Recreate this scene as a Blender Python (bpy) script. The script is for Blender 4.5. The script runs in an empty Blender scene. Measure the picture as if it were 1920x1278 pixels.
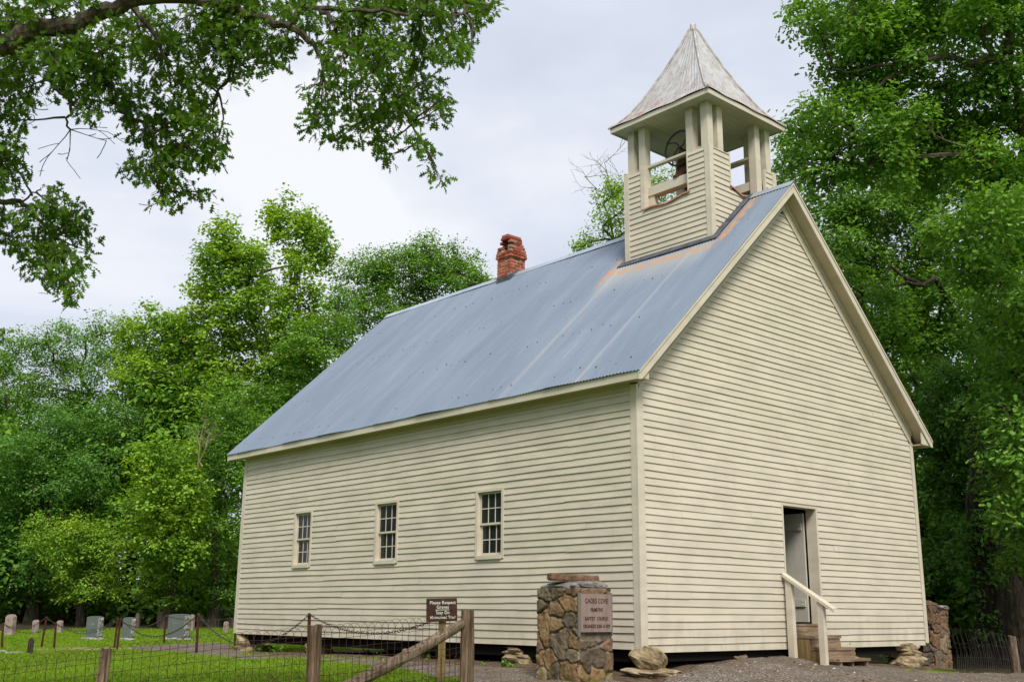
import bpy, bmesh, math, random
import numpy as np
from mathutils import Vector, Matrix

sc = bpy.context.scene
COL = sc.collection
R = math.radians
random.seed(7)

# ------------------------------------------------------------------ camera
CP = np.array([-11.650859858, -10.241812726, 0.488898451])
CR = np.array([0.7423912164, -0.6699209518, 0.0078230576])
CU = np.array([-0.1694546923, -0.1764631342, 0.9696111950])
CF = np.array([0.6481823734, 0.7211564883, 0.2445259296])
FPX = 2014.711
cam_d = bpy.data.cameras.new('camera')
cam = bpy.data.objects.new('camera', cam_d)
COL.objects.link(cam)
M = Matrix.Identity(4)
for i in range(3):
    M[i][0], M[i][1], M[i][2], M[i][3] = CR[i], CU[i], -CF[i], CP[i]
cam.matrix_world = M
cam_d.sensor_width = 36.0
cam_d.lens = FPX / 1920 * 36.0
cam_d.clip_start = 0.1
cam_d.clip_end = 2000
sc.camera = cam

# ------------------------------------------------------------------ light
SUN = Vector((-0.36, -0.56, 0.75)).normalized()
elev = math.asin(SUN.z)
azim = math.atan2(SUN.x, SUN.y)
w = bpy.data.worlds.new('World')
sc.world = w
w.use_nodes = True
nt = w.node_tree
nt.nodes.clear()
n = nt.nodes.new
out = n('ShaderNodeOutputWorld')
bg = n('ShaderNodeBackground')
bg.inputs[1].default_value = 0.10
sky = n('ShaderNodeTexSky')
sky.sky_type = 'NISHITA'
sky.sun_disc = False
sky.sun_elevation = elev
sky.sun_rotation = azim
tc = n('ShaderNodeTexCoord')
mp = n('ShaderNodeMapping')
mp.inputs['Scale'].default_value = (1, 1, 2.2)
mp.inputs['Location'].default_value = (0.35, 0.1, 0.0)
nz = n('ShaderNodeTexNoise')
nz.inputs['Scale'].default_value = 2.6
nz.inputs['Detail'].default_value = 7
nz.inputs['Roughness'].default_value = 0.5
nz.inputs['Distortion'].default_value = 0.25
cr = n('ShaderNodeValToRGB')
cr.color_ramp.elements[0].position = 0.36
cr.color_ramp.elements[0].color = (5.7, 6.15, 7.2, 1)
cr.color_ramp.elements[1].position = 0.70
cr.color_ramp.elements[1].color = (8.5, 8.6, 8.9, 1)
e_ = cr.color_ramp.elements.new(0.52)
e_.color = (6.6, 7.0, 7.95, 1)
mx = n('ShaderNodeMix')
mx.data_type = 'RGBA'
mx.inputs[0].default_value = 0.9
L = nt.links.new
L(tc.outputs['Generated'], mp.inputs[0])
L(mp.outputs[0], nz.inputs['Vector'])
facs = nz.outputs['Fac']
def blob(px, py, c0, c1, amt, src):
    d = (CF + (px - 960) / FPX * CR - (py - 639) / FPX * CU); d = d / np.linalg.norm(d)
    vm = n('ShaderNodeVectorMath'); vm.operation = 'DOT_PRODUCT'; vm.inputs[1].default_value = tuple(d)
    L(tc.outputs['Generated'], vm.inputs[0])
    n2 = n('ShaderNodeTexNoise'); n2.inputs['Scale'].default_value = 9; n2.inputs['Detail'].default_value = 6; L(tc.outputs['Generated'], n2.inputs['Vector'])
    a_ = n('ShaderNodeMath'); a_.operation = 'MULTIPLY_ADD'; a_.inputs[1].default_value = .020; L(n2.outputs['Fac'], a_.inputs[0]); L(vm.outputs['Value'], a_.inputs[2])
    mr = n('ShaderNodeMapRange'); mr.interpolation_type = 'SMOOTHSTEP'
    mr.inputs[1].default_value = c0 + .010; mr.inputs[2].default_value = c1 + .010; mr.inputs[3].default_value = 0; mr.inputs[4].default_value = amt
    L(a_.outputs[0], mr.inputs[0])
    ad = n('ShaderNodeMath'); ad.operation = 'ADD'; L(src, ad.inputs[0]); L(mr.outputs[0], ad.inputs[1])
    return ad.outputs[0]
facs = blob(575, 300, .991, .9995, .17, facs)
facs = blob(1230, 120, .975, .997, .10, facs)
facs = blob(800, 330, .985, .998, .07, facs)
L(facs, cr.inputs[0])
L(sky.outputs[0], mx.inputs[6])
L(cr.outputs[0], mx.inputs[7])
L(mx.outputs[2], bg.inputs[0])
L(bg.outputs[0], out.inputs[0])

sd = bpy.data.lights.new('sun', 'SUN')
sd.energy = 3.9
sd.angle = R(20)
sd.color = (1.0, 0.95, 0.86)
so = bpy.data.objects.new('sun', sd)
COL.objects.link(so)
so.rotation_euler = (-SUN).to_track_quat('-Z', 'Y').to_euler()
so.location = (0, -20, 30)
sc.view_settings.view_transform = 'Standard'
sc.view_settings.look = 'None'
sc.view_settings.exposure = 0.25
sc.view_settings.gamma = 1.0

# ------------------------------------------------------------------ object helpers
def tag(o, label=None, cat=None, group=None, kind=None):
    if label: o['label'] = label
    if cat: o['category'] = cat
    if group: o['group'] = group
    if kind: o['kind'] = kind
    return o

def empty(name, loc=(0, 0, 0), rz=0.0):
    o = bpy.data.objects.new(name, None)
    o.location = loc
    o.rotation_euler = (0, 0, rz)
    o.empty_display_size = 0.3
    COL.objects.link(o)
    return o

def link(name, me, mat, parent=None, loc=None):
    o = bpy.data.objects.new(name, me)
    if isinstance(mat, (list, tuple)):
        for m_ in mat: me.materials.append(m_)
    elif mat: me.materials.append(mat)
    COL.objects.link(o)
    if parent: o.parent = parent
    if loc is not None: o.location = loc
    return o

class MB:
    def split(s, name, mat, parent):
        """each shape added becomes an object of its own"""
        used = {}
        for f, r in zip(s.f, s.root): used.setdefault(r, []).append(f)
        for r, fs in used.items():
            ids = sorted({i for f in fs for i in f}); mp_ = {v: i for i, v in enumerate(ids)}
            me = bpy.data.meshes.new(name); me.from_pydata([s.v[i] for i in ids], [], [tuple(mp_[i] for i in f) for f in fs]); me.update()
            o = link(name, me, mat, parent)
        return o
    """collects shapes for one mesh object"""
    def __init__(s): s.v = []; s.f = []; s.mi = []; s.cur = 0; s.root = []
    def add(s, vs, fs):
        b = len(s.v)
        s.v += [tuple(map(float, q)) for q in vs]
        for f in fs: s.f.append(tuple(i + b for i in f)); s.mi.append(s.cur); s.root.append(b)
    def hexa(s, p):
        s.add(p, [(0, 3, 2, 1), (4, 5, 6, 7), (0, 1, 5, 4), (1, 2, 6, 5), (2, 3, 7, 6), (3, 0, 4, 7)])
    def box(s, x0, x1, y0, y1, z0, z1):
        s.hexa([(x0, y0, z0), (x1, y0, z0), (x1, y1, z0), (x0, y1, z0), (x0, y0, z1), (x1, y0, z1), (x1, y1, z1), (x0, y1, z1)])
    def prism(s, poly, a, b, axis):
        """poly of 2-D points extruded along axis from a to b (axis 0,1,2)"""
        k = len(poly)
        def P3(q, t):
            return {0: (t, q[0], q[1]), 1: (q[0], t, q[1]), 2: (q[0], q[1], t)}[axis]
        vs = [P3(q, a) for q in poly] + [P3(q, b) for q in poly]
        fs = [tuple(range(k))[::-1], tuple(range(k, 2 * k))]
        for i in range(k): j = (i + 1) % k; fs.append((i, j, k + j, k + i))
        s.add(vs, fs)
    def tube(s, pts, rads, seg=8, cap=True, noise=0.0, rnd=None):
        pts = [Vector(p) for p in pts]
        k = len(pts)
        b = []
        up = Vector((0.13, 0.21, 0.97))
        prev = None
        for i in range(k):
            t = (pts[min(i + 1, k - 1)] - pts[max(i - 1, 0)])
            if t.length < 1e-9: t = Vector((0, 0, 1))
            t.normalize()
            if prev is None:
                a = t.cross(up)
                if a.length < 0.15: a = t.cross(Vector((1, 0, 0)))
            else: a = prev - t * prev.dot(t)
            a.normalize(); prev = a
            c = t.cross(a)
            r = rads[i] if hasattr(rads, '__len__') else rads
            for j in range(seg):
                an = 2 * math.pi * j / seg
                rr = r * (1 + (rnd.uniform(-noise, noise) if noise and rnd else 0))
                b.append(pts[i] + (a * math.cos(an) + c * math.sin(an)) * rr)
        fs = []
        for i in range(k - 1):
            for j in range(seg):
                q = (j + 1) % seg
                fs.append((i * seg + j, i * seg + q, (i + 1) * seg + q, (i + 1) * seg + j))
        if cap:
            fs.append(tuple(range(seg))[::-1]); fs.append(tuple(range((k - 1) * seg, k * seg)))
        s.add(b, fs)
    def build(s, name, mat, parent=None, smooth=False, loc=None):
        me = bpy.data.meshes.new(name)
        me.from_pydata(s.v, [], s.f)
        if smooth: me.polygons.foreach_set('use_smooth', [True] * len(me.polygons))
        o = link(name, me, mat, parent, loc)
        if isinstance(mat, (list, tuple)): me.polygons.foreach_set('material_index', s.mi)
        me.update()
        return o

def np_mesh(name, V, F, mat, parent=None, smooth=False):
    """V (n,3) F (m,k) constant polygon size"""
    me = bpy.data.meshes.new(name)
    V = np.asarray(V, np.float32); F = np.asarray(F, np.int32)
    m, k = F.shape
    me.vertices.add(len(V)); me.vertices.foreach_set('co', V.ravel())
    me.loops.add(m * k); me.loops.foreach_set('vertex_index', F.ravel())
    me.polygons.add(m)
    me.polygons.foreach_set('loop_start', np.arange(0, m * k, k, dtype=np.int32))
    me.polygons.foreach_set('loop_total', np.full(m, k, np.int32))
    if smooth: me.polygons.foreach_set('use_smooth', np.ones(m, bool))
    me.update(calc_edges=True)
    return link(name, me, mat, parent)

# ------------------------------------------------------------------ material helpers
class Mat:
    def __init__(s, name, rough=0.7, spec=0.3, metal=0.0):
        s.m = bpy.data.materials.new(name)
        s.m.use_nodes = True
        s.t = s.m.node_tree
        s.b = s.t.nodes['Principled BSDF']
        s.b.inputs['Roughness'].default_value = rough
        s.b.inputs['Specular IOR Level'].default_value = spec
        s.b.inputs['Metallic'].default_value = metal
        s.co = s.t.nodes.new('ShaderNodeTexCoord').outputs['Object']
    def n(s, t): return s.t.nodes.new(t)
    def l(s, a, b): s.t.links.new(a, b)
    def noise(s, scale, detail=4, rough=0.55, stretch=(1, 1, 1), dist=0.0, loc=(0, 0, 0)):
        mp = s.n('ShaderNodeMapping'); mp.inputs['Scale'].default_value = stretch; mp.inputs['Location'].default_value = loc
        s.l(s.co, mp.inputs[0])
        q = s.n('ShaderNodeTexNoise'); q.inputs['Scale'].default_value = scale
        q.inputs['Detail'].default_value = detail; q.inputs['Roughness'].default_value = rough
        q.inputs['Distortion'].default_value = dist
        s.l(mp.outputs[0], q.inputs['Vector'])
        return q.outputs['Fac']
    def ramp(s, fac, stops):
        r = s.n('ShaderNodeValToRGB')
        el = r.color_ramp.elements
        el[0].position, el[0].color = stops[0][0], (*stops[0][1], 1)
        el[1].position, el[1].color = stops[-1][0], (*stops[-1][1], 1)
        for p, c in stops[1:-1]:
            e = el.new(p); e.color = (*c, 1)
        s.l(fac, r.inputs[0])
        return r.outputs[0]
    def mix(s, fac, a, b, mode='MIX'):
        q = s.n('ShaderNodeMix'); q.data_type = 'RGBA'; q.blend_type = mode
        for inp, v in ((q.inputs[0], fac), (q.inputs[6], a), (q.inputs[7], b)):
            if isinstance(v, (int, float)): inp.default_value = v
            elif isinstance(v, tuple): inp.default_value = (*v, 1)
            else: s.l(v, inp)
        return q.outputs[2]
    def math(s, op, a, b=0.0, clamp=False):
        q = s.n('ShaderNodeMath'); q.operation = op; q.use_clamp = clamp
        for inp, v in ((q.inputs[0], a), (q.inputs[1], b)):
            if isinstance(v, (int, float)): inp.default_value = v
            else: s.l(v, inp)
        return q.outputs[0]
    def sep(s):
        q = s.n('ShaderNodeSeparateXYZ'); s.l(s.co, q.inputs[0]); return q.outputs
    def rng(s, v, a, b, c=0.0, d=1.0):
        q = s.n('ShaderNodeMapRange'); q.interpolation_type = 'SMOOTHSTEP'
        s.l(v, q.inputs[0])
        for i, x in enumerate((a, b, c, d)): q.inputs[i + 1].default_value = x
        return q.outputs[0]
    def color(s, c):
        if isinstance(c, tuple): s.b.inputs['Base Color'].default_value = (*c, 1)
        else: s.l(c, s.b.inputs['Base Color'])
        return s
    def bump(s, h, strength=0.3, dist=0.01):
        q = s.n('ShaderNodeBump'); q.inputs['Strength'].default_value = strength; q.inputs['Distance'].default_value = dist
        s.l(h, q.inputs['Height']); s.l(q.outputs[0], s.b.inputs['Normal'])
        return s

def paint_mat(name, base, dirt=(0.30, 0.24, 0.15), amt=0.35, axis=(1, 1, 1)):
    m = Mat(name, 0.6, 0.25)
    a = m.noise(1.3, 5, 0.6, (1, 1, 3.0))
    g = m.noise(14, 4, 0.7, (0.12, 0.12, 1.0))
    st = m.noise(5, 3, 0.6, (3.0, 3.0, 0.25))
    c1 = m.mix(m.rng(a, 0.35, 0.7), base, tuple(x * 0.85 for x in base))
    c2 = m.mix(m.math('MULTIPLY', m.rng(g, 0.5, 0.8), amt), c1, tuple(x * 0.72 for x in base))
    c3 = m.mix(m.math('MULTIPLY', m.rng(st, 0.60, 0.8), amt * 0.7), c2, dirt)
    g_ = m.n('ShaderNodeNewGeometry')
    zc = m.math('FLOOR', m.math('DIVIDE', m.math('ADD', m.sep()[2], 0.042), 0.106))
    wn = m.n('ShaderNodeTexWhiteNoise'); wn.noise_dimensions = '1D'; m.l(zc, wn.inputs['W'])
    bt = m.math('MULTIPLY', wn.outputs['Value'], 0.16 if name.startswith('cream_siding') else 0.0)
    c3 = m.mix(bt, c3, tuple(x * 0.6 for x in base))
    al = m.math('MULTIPLY', m.rng(m.noise(0.7, 4, 0.6, (1, 1, 1.6), loc=(7, 2, 1)), 0.45, 0.75), 0.30)
    c3 = m.mix(al, c3, (base[0] * .72, base[1] * .78, base[2] * .66))
    low = m.math('MULTIPLY', m.rng(m.sep()[2], 0.75, -0.05), m.rng(m.noise(4, 4, 0.6, (1, 1, .4)), 0.35, 0.7))
    c3 = m.mix(m.math('MULTIPLY', low, 0.35), c3, (0.24, 0.20, 0.12))
    sp = m.noise(60, 2, 0.5)
    c4 = m.mix(m.math('MULTIPLY', m.rng(sp, 0.73, 0.76), 0.5), c3, (0.22, 0.16, 0.09))
    m.color(c4)
    m.bump(m.noise(45, 3, 0.6, (0.25, 0.25, 1.5)), 0.12, 0.004)
    return m.m

CREAM = (0.555, 0.498, 0.400)
M_side = paint_mat('cream_siding_paint', CREAM)
M_trim = paint_mat('cream_trim_paint', (0.55, 0.495, 0.40), amt=0.2)
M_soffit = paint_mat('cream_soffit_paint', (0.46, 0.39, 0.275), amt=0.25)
M_door = paint_mat('grey_door_paint', (0.44, 0.42, 0.36), amt=0.4)

def wood_mat(name, c0, c1, c2, sc_=1.0, vertical=True, rough=0.9, bump=0.6):
    m = Mat(name, rough, 0.15)
    stv = (6, 6, 0.5) if vertical else (0.5, 6, 6)
    a = m.noise(4 * sc_, 6, 0.65, stv, 0.3)
    b = m.noise(2.0 * sc_, 4, 0.6)
    c = m.ramp(a, [(0.3, c0), (0.5, c1), (0.72, c2)])
    c = m.mix(m.math('MULTIPLY', m.rng(b, 0.4, 0.7), 0.5), c, tuple(x * 0.55 for x in c1))
    m.color(c)
    m.bump(a, bump, 0.02)
    return m.m

M_post = wood_mat('weathered_post_wood', (0.025, 0.016, 0.010), (0.11, 0.07, 0.045), (0.26, 0.18, 0.13), 1.2)
M_rail = wood_mat('grey_rail_wood', (0.04, 0.028, 0.02), (0.17, 0.12, 0.085), (0.34, 0.26, 0.20), 1.2)
M_signpost = wood_mat('treated_post_wood', (0.09, 0.06, 0.025), (0.20, 0.14, 0.06), (0.30, 0.22, 0.11), 0.8)
M_step = wood_mat('brown_step_wood', (0.09, 0.06, 0.035), (0.22, 0.155, 0.10), (0.34, 0.25, 0.17), 1.0, False)
M_bark = wood_mat('tree_bark', (0.030, 0.024, 0.018), (0.085, 0.068, 0.05), (0.20, 0.17, 0.13), 0.8, bump=0.8)
M_barkdark = wood_mat('dark_tree_bark', (0.012, 0.010, 0.008), (0.04, 0.032, 0.024), (0.10, 0.082, 0.06), 0.7, bump=0.8)
M_twig = Mat('pale_dead_twig', 0.9, 0.1).color((0.22, 0.17, 0.13)).m

m = Mat('rusty_iron', 0.85, 0.3)
m.color(m.ramp(m.noise(14, 5, 0.65), [(0.3, (0.018, 0.008, 0.006)), (0.55, (0.075, 0.026, 0.015)), (0.75, (0.17, 0.07, 0.03))]))
M_rust = m.m
m = Mat('dark_chain_iron', 0.7, 0.4)
m.color(m.ramp(m.noise(10, 4, 0.6), [(0.35, (0.015, 0.012, 0.011)), (0.7, (0.075, 0.055, 0.045))]))
M_chain = m.m
m = Mat('rusty_wire', 0.8, 0.3)
m.color(m.ramp(m.noise(6, 4, 0.65), [(0.35, (0.02, 0.012, 0.010)), (0.6, (0.07, 0.03, 0.02)), (0.75, (0.14, 0.06, 0.03))]))
M_wire = m.m
m = Mat('grey_wire', 0.6, 0.4)
m.color(m.ramp(m.noise(6, 4, 0.65), [(0.35, (0.06, 0.05, 0.042)), (0.7, (0.16, 0.135, 0.11))]))
M_wire2 = m.m
M_black = Mat('shade_black', 1.0, 0.0).color((0.012, 0.011, 0.010)).m  # near-black colour stands in for shade inside and under the church

# roof metal
m = Mat('blue_grey_corrugated_metal', 0.55, 0.5, 0.15)
base = m.ramp(m.noise(1.0, 5, 0.6, (0.35, 1.6, 0.35), 0.3), [(0.3, (0.132, 0.168, 0.225)), (0.5, (0.150, 0.190, 0.250)), (0.72, (0.182, 0.220, 0.280))])
stre = m.noise(3.0, 4, 0.6, (0.25, 4.0, 0.25))
base = m.mix(m.math('MULTIPLY', m.rng(stre, 0.55, 0.8), 0.5), base, (0.28, 0.31, 0.36))
S = m.sep()
X, Y = S[0], S[1]
wob = m.math('MULTIPLY', m.math('SUBTRACT', m.noise(1.6, 3), 0.5), 0.10)
def band(v, c, hw, soft):
    d = m.math('ABSOLUTE', m.math('SUBTRACT', v, c))
    return m.rng(d, hw + soft, hw)
Yw = m.math('ADD', Y, wob)
s1 = m.math('MULTIPLY', band(Yw, 2.75, 0.02, 0.09), m.rng(X, -0.3, 0.8, 0.20, 0.34))
s2 = m.math('MULTIPLY', band(Yw, 0.98, 0.015, 0.07), m.rng(X, -0.2, 2.6, 0.28, 0.22))
base = m.mix(s1, base, (0.34, 0.33, 0.30))
base = m.mix(s2, base, (0.40, 0.39, 0.35))
left = m.rng(X, 4.02, 3.98)
rn = m.noise(5, 5, 0.7, (1, 1.2, 1))
Xw = m.math('ADD', X, m.math('MULTIPLY', m.math('SUBTRACT', rn, 0.5), 0.35))
Yr = m.math('ADD', Y, m.math('MULTIPLY', m.math('SUBTRACT', rn, 0.5), 0.25))
inY = m.math('MULTIPLY', m.rng(Yr, 0.40, 0.60), m.rng(Yr, 3.05, 2.9))
r1 = m.math('MULTIPLY', band(Xw, 2.64, 0.015, 0.10), inY)             # below the belfry
r2 = m.math('MULTIPLY', band(Yr, 0.42, 0.03, 0.13), m.math('MULTIPLY', m.rng(Xw, 2.45, 2.75), m.rng(X, 4.05, 3.9)))
r3 = m.math('MULTIPLY', band(Yr, 3.0, 0.02, 0.10), m.math('MULTIPLY', m.rng(Xw, 2.2, 2.6), m.rng(X, 3.3, 3.0)))
rr = m.math('MAXIMUM', m.math('MAXIMUM', r1, r2), r3)
rr = m.math('MULTIPLY', rr, m.rng(rn, 0.36, 0.58, 0.0, 1.0))
halo = m.math('MULTIPLY', m.math('MULTIPLY', m.rng(Xw, 1.9, 2.6), inY), 0.30)
halo = m.math('MULTIPLY', halo, m.rng(X, 2.95, 2.75))
base = m.mix(halo, base, (0.46, 0.43, 0.36))
rc = m.mix(m.rng(m.noise(11, 4), 0.4, 0.6), (0.46, 0.19, 0.05), (0.38, 0.26, 0.13))
base = m.mix(m.math('MULTIPLY', rr, 0.9), base, rc)
m.color(base)
m.bump(m.noise(2.5, 3, 0.5, (0.6, 1.5, 0.6)), 0.25, 0.02)
M_roof = m.m
m = Mat('ridge_cap_metal', 0.45, 0.5, 0.25)
m.color(m.ramp(m.noise(2, 4), [(0.3, (0.26, 0.31, 0.37)), (0.7, (0.40, 0.45, 0.51))]))
M_ridge = m.m
m = Mat('weathered_spire_metal', 0.6, 0.4, 0.15)
a = m.noise(2.2, 6, 0.7, (1.6, 1.6, 0.7), 0.4)
b_ = m.noise(7, 5, 0.7, (1.5, 1.5, 0.25))
c = m.ramp(a, [(0.3, (0.30, 0.285, 0.28)), (0.5, (0.37, 0.37, 0.38)), (0.7, (0.44, 0.45, 0.47))])
c = m.mix(m.math('MULTIPLY', m.rng(b_, 0.47, 0.66), 0.7), c, (0.24, 0.185, 0.14))
zz = m.sep()[2]
low = m.math('MULTIPLY', m.rng(zz, 10.25, 9.65), m.rng(m.noise(3.5, 5, 0.7), 0.42, 0.62))
c = m.mix(m.math('MULTIPLY', low, 0.8), c, (0.27, 0.13, 0.07))
m.color(c)
M_spire = m.m
m = Mat('hip_cap_metal', 0.5, 0.4, 0.2)
m.color(m.ramp(m.noise(5, 5, 0.7), [(0.35, (0.22, 0.19, 0.17)), (0.6, (0.46, 0.44, 0.44))]))
M_hip = m.m
m = Mat('rusty_flashing', 0.8, 0.3)
m.color(m.ramp(m.noise(7, 5, 0.7), [(0.35, (0.34, 0.10, 0.05)), (0.55, (0.38, 0.20, 0.13)), (0.7, (0.30, 0.28, 0.27))]))
M_flash = m.m
m = Mat('lead_flashing', 0.75, 0.3)
m.color(m.ramp(m.noise(6, 5, 0.7), [(0.35, (0.035, 0.038, 0.045)), (0.65, (0.10, 0.11, 0.13))]))
M_lead = m.m
m = Mat('red_brick', 0.9, 0.2)
g = m.n('ShaderNodeNewGeometry')
c = m.ramp(g.outputs['Random Per Island'], [(0.0, (0.16, 0.042, 0.026)), (0.45, (0.31, 0.070, 0.038)), (0.82, (0.38, 0.11, 0.065)), (1.0, (0.26, 0.19, 0.15))])
c = m.mix(m.rng(m.noise(30, 4), 0.5, 0.75, 0, 0.5), c, (0.16, 0.06, 0.04))
m.color(c); m.bump(m.noise(60, 3), 0.3, 0.005)
M_brick = m.m
M_mortar = Mat('chimney_mortar', 0.95, 0.1).color((0.46, 0.38, 0.27)).m
# glass
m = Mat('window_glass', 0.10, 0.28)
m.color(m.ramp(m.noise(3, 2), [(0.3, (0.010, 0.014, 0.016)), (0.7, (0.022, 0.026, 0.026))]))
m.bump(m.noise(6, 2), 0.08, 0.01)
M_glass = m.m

# rock with per-vertex colour
def rock_mat(name, tint=(1, 1, 1), moss=0.0):
    m = Mat(name, 0.92, 0.15)
    at = m.n('ShaderNodeAttribute'); at.attribute_name = 'tone'
    c = m.mix(1.0, at.outputs['Color'], tint, 'MULTIPLY')
    c = m.mix(m.rng(m.noise(9, 6, 0.7), 0.42, 0.72, 0, 0.75), c, (0.045, 0.036, 0.028))
    c = m.mix(m.rng(m.noise(22, 4, 0.7), 0.55, 0.8, 0, 0.5), c, (0.34, 0.30, 0.24))
    if moss:
        z = m.sep()[2]
        f = m.math('MULTIPLY', m.rng(z, 0.32, 0.0), m.rng(m.noise(7, 4), 0.45, 0.6))
        c = m.mix(m.math('MULTIPLY', f, moss), c, (0.10, 0.10, 0.015))
    m.color(c)
    m.bump(m.noise(28, 6, 0.7), 0.7, 0.02)
    return m.m
M_rubble = rock_mat('rubble_stone', moss=0.9)
m = Mat('foundation_stone_grey_tan', 0.92, 0.15)
c = m.ramp(m.noise(5, 6, 0.65), [(0.3, (0.09, 0.065, 0.038)), (0.5, (0.29, 0.22, 0.13)), (0.7, (0.48, 0.42, 0.32))])
c = m.mix(m.rng(m.noise(3, 4), 0.55, 0.7, 0, 0.6), c, (0.13, 0.11, 0.03))
m.color(c); m.bump(m.noise(16, 6, 0.7), 0.8, 0.03)
M_fstone = m.m
m = Mat('sandstone_cap', 0.9, 0.15)
m.color(m.ramp(m.noise(7, 6, 0.7), [(0.3, (0.06, 0.035, 0.024)), (0.55, (0.165, 0.095, 0.062)), (0.72, (0.26, 0.17, 0.11))]))
m.bump(m.noise(30, 5, 0.7), 0.6, 0.015)
M_cap = m.m
m = Mat('grey_slab_rock', 0.9, 0.15)
m.color(m.ramp(m.noise(8, 6, 0.7, (1, 1, 2)), [(0.3, (0.05, 0.045, 0.04)), (0.5, (0.17, 0.155, 0.15)), (0.7, (0.33, 0.29, 0.24))]))
m.bump(m.noise(30, 5, 0.7), 0.8, 0.02)
M_slab = m.m
m = Mat('pink_marble_plaque', 0.6, 0.3)
c = m.ramp(m.noise(5, 5, 0.6, (2, 2, 0.4)), [(0.3, (0.18, 0.125, 0.105)), (0.7, (0.27, 0.20, 0.17))])
m.color(c); M_plaque = m.m
M_letter = Mat('engraved_letter_brown', 0.9, 0.1).color((0.065, 0.030, 0.022)).m
M_mort2 = Mat('pale_mortar', 0.9, 0.1).color((0.15, 0.135, 0.12)).m
m = Mat('polished_granite', 0.35, 0.45)
m.color(m.ramp(m.noise(60, 2, 0.5), [(0.4, (0.085, 0.10, 0.098)), (0.6, (0.125, 0.142, 0.138))]))
M_gran = m.m
m = Mat('rough_granite', 0.9, 0.2)
m.color(m.ramp(m.noise(14, 5, 0.7), [(0.35, (0.10, 0.10, 0.09)), (0.65, (0.40, 0.39, 0.35))]))
m.bump(m.noise(18, 5, 0.7), 1.0, 0.04)
M_gran2 = m.m
m = Mat('old_grave_stone', 0.9, 0.15)
m.color(m.ramp(m.noise(6, 6, 0.7), [(0.3, (0.11, 0.08, 0.07)), (0.5, (0.27, 0.21, 0.185)), (0.7, (0.40, 0.34, 0.31))]))
m.bump(m.noise(20, 5), 0.5, 0.02)
M_old = m.m
m = Mat('brown_sign_board', 0.8, 0.2)
m.color(m.ramp(m.noise(6, 5, 0.65, (1, 1, 6)), [(0.3, (0.030, 0.014, 0.010)), (0.7, (0.075, 0.035, 0.024))]))
M_sign = m.m
M_white = Mat('white_sign_lettering', 0.7, 0.2).color((0.74, 0.70, 0.62)).m
M_iron = Mat('black_iron', 0.6, 0.4).color((0.025, 0.02, 0.018)).m

# leaves
def leaf_mat(name, cols, trans=0.35, clump=0.5, rough=0.55):
    m = Mat(name, rough, 0.07)
    k_ = 1.0 if name.startswith('grass') else 1.28
    k_ = .95 if name.startswith('near') else k_ * 1.15 if 'deep' in name else k_  # near oak leaves darker: backlit look put into their colour
    cols = [(a * k_ * 1.14, min(.5, b * k_ * .95), c_ * k_ * 1.12) for a, b, c_ in cols]
    g = m.n('ShaderNodeNewGeometry')
    c = m.ramp(g.outputs['Random Per Island'], [(0.0, cols[0]), (0.5, cols[1]), (1.0, cols[2])])
    big = m.rng(m.noise(clump, 2), 0.35, 0.65)
    c = m.mix(big, c, m.mix(0.5, c, cols[3]))
    m.color(c)
    tr = m.n('ShaderNodeBsdfTranslucent')
    hs = m.n('ShaderNodeHueSaturation'); hs.inputs['Hue'].default_value = 0.49
    hs.inputs['Saturation'].default_value = 1.12; hs.inputs['Value'].default_value = 1.35
    m.l(c, hs.inputs['Color']); m.l(hs.outputs[0], tr.inputs['Color'])
    ms = m.n('ShaderNodeMixShader'); ms.inputs[0].default_value = trans
    m.l(m.b.outputs[0], ms.inputs[1]); m.l(tr.outputs[0], ms.inputs[2])
    m.l(ms.outputs[0], m.t.nodes['Material Output'].inputs['Surface'])
    return m.m
M_leaf_mid = leaf_mat('leaves_mid_green', ((0.043, 0.123, 0.017), (0.080, 0.203, 0.026), (0.138, 0.304, 0.041), (0.131, 0.290, 0.029)))
M_leaf_lime = leaf_mat('leaves_bright_green', ((0.065, 0.174, 0.020), (0.123, 0.275, 0.029), (0.217, 0.392, 0.051), (0.217, 0.377, 0.032)))
M_leaf_deep = leaf_mat('leaves_deep_green', ((0.036, 0.094, 0.020), (0.058, 0.162, 0.029), (0.102, 0.232, 0.041), (0.065, 0.181, 0.023)))
M_leaf_oak = leaf_mat('oak_leaves', ((0.043, 0.128, 0.017), (0.080, 0.206, 0.026), (0.160, 0.319, 0.065), (0.123, 0.283, 0.029)), clump=0.6)
M_leaf_near = leaf_mat('near_oak_leaves', ((0.043, 0.116, 0.014), (0.070, 0.174, 0.017), (0.109, 0.239, 0.029), (0.087, 0.203, 0.020)), trans=0.42)
M_grassb = leaf_mat('grass_blades', ((0.090, 0.200, 0.014), (0.140, 0.290, 0.018), (0.210, 0.380, 0.040), (0.180, 0.330, 0.020)), trans=0.25, clump=0.8)

# ground materials
m = Mat('lawn_soil_and_turf', 0.95, 0.05)
c = m.ramp(m.noise(1.1, 5, 0.6), [(0.3, (0.090, 0.165, 0.016)), (0.55, (0.135, 0.225, 0.020)), (0.75, (0.180, 0.225, 0.040))])
c = m.mix(m.rng(m.noise(25, 4), 0.45, 0.7, 0, 0.6), c, (0.055, 0.095, 0.012))
c = m.mix(m.rng(m.noise(0.8, 4, loc=(4, 4, 0)), 0.55, 0.72, 0, 0.7), c, (0.16, 0.12, 0.055))
S = m.sep()
dep = m.math('ADD', m.math('MULTIPLY', S[0], 0.668), m.math('MULTIPLY', S[1], 0.744))   # inside the wood the floor is leaf litter
sdd = m.math('SUBTRACT', m.math('MULTIPLY', S[0], 0.7437), m.math('MULTIPLY', S[1], 0.6685))
dep = m.math('ADD', dep, m.rng(sdd, 4.2, 5.4, 0.0, 18.8))
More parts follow.
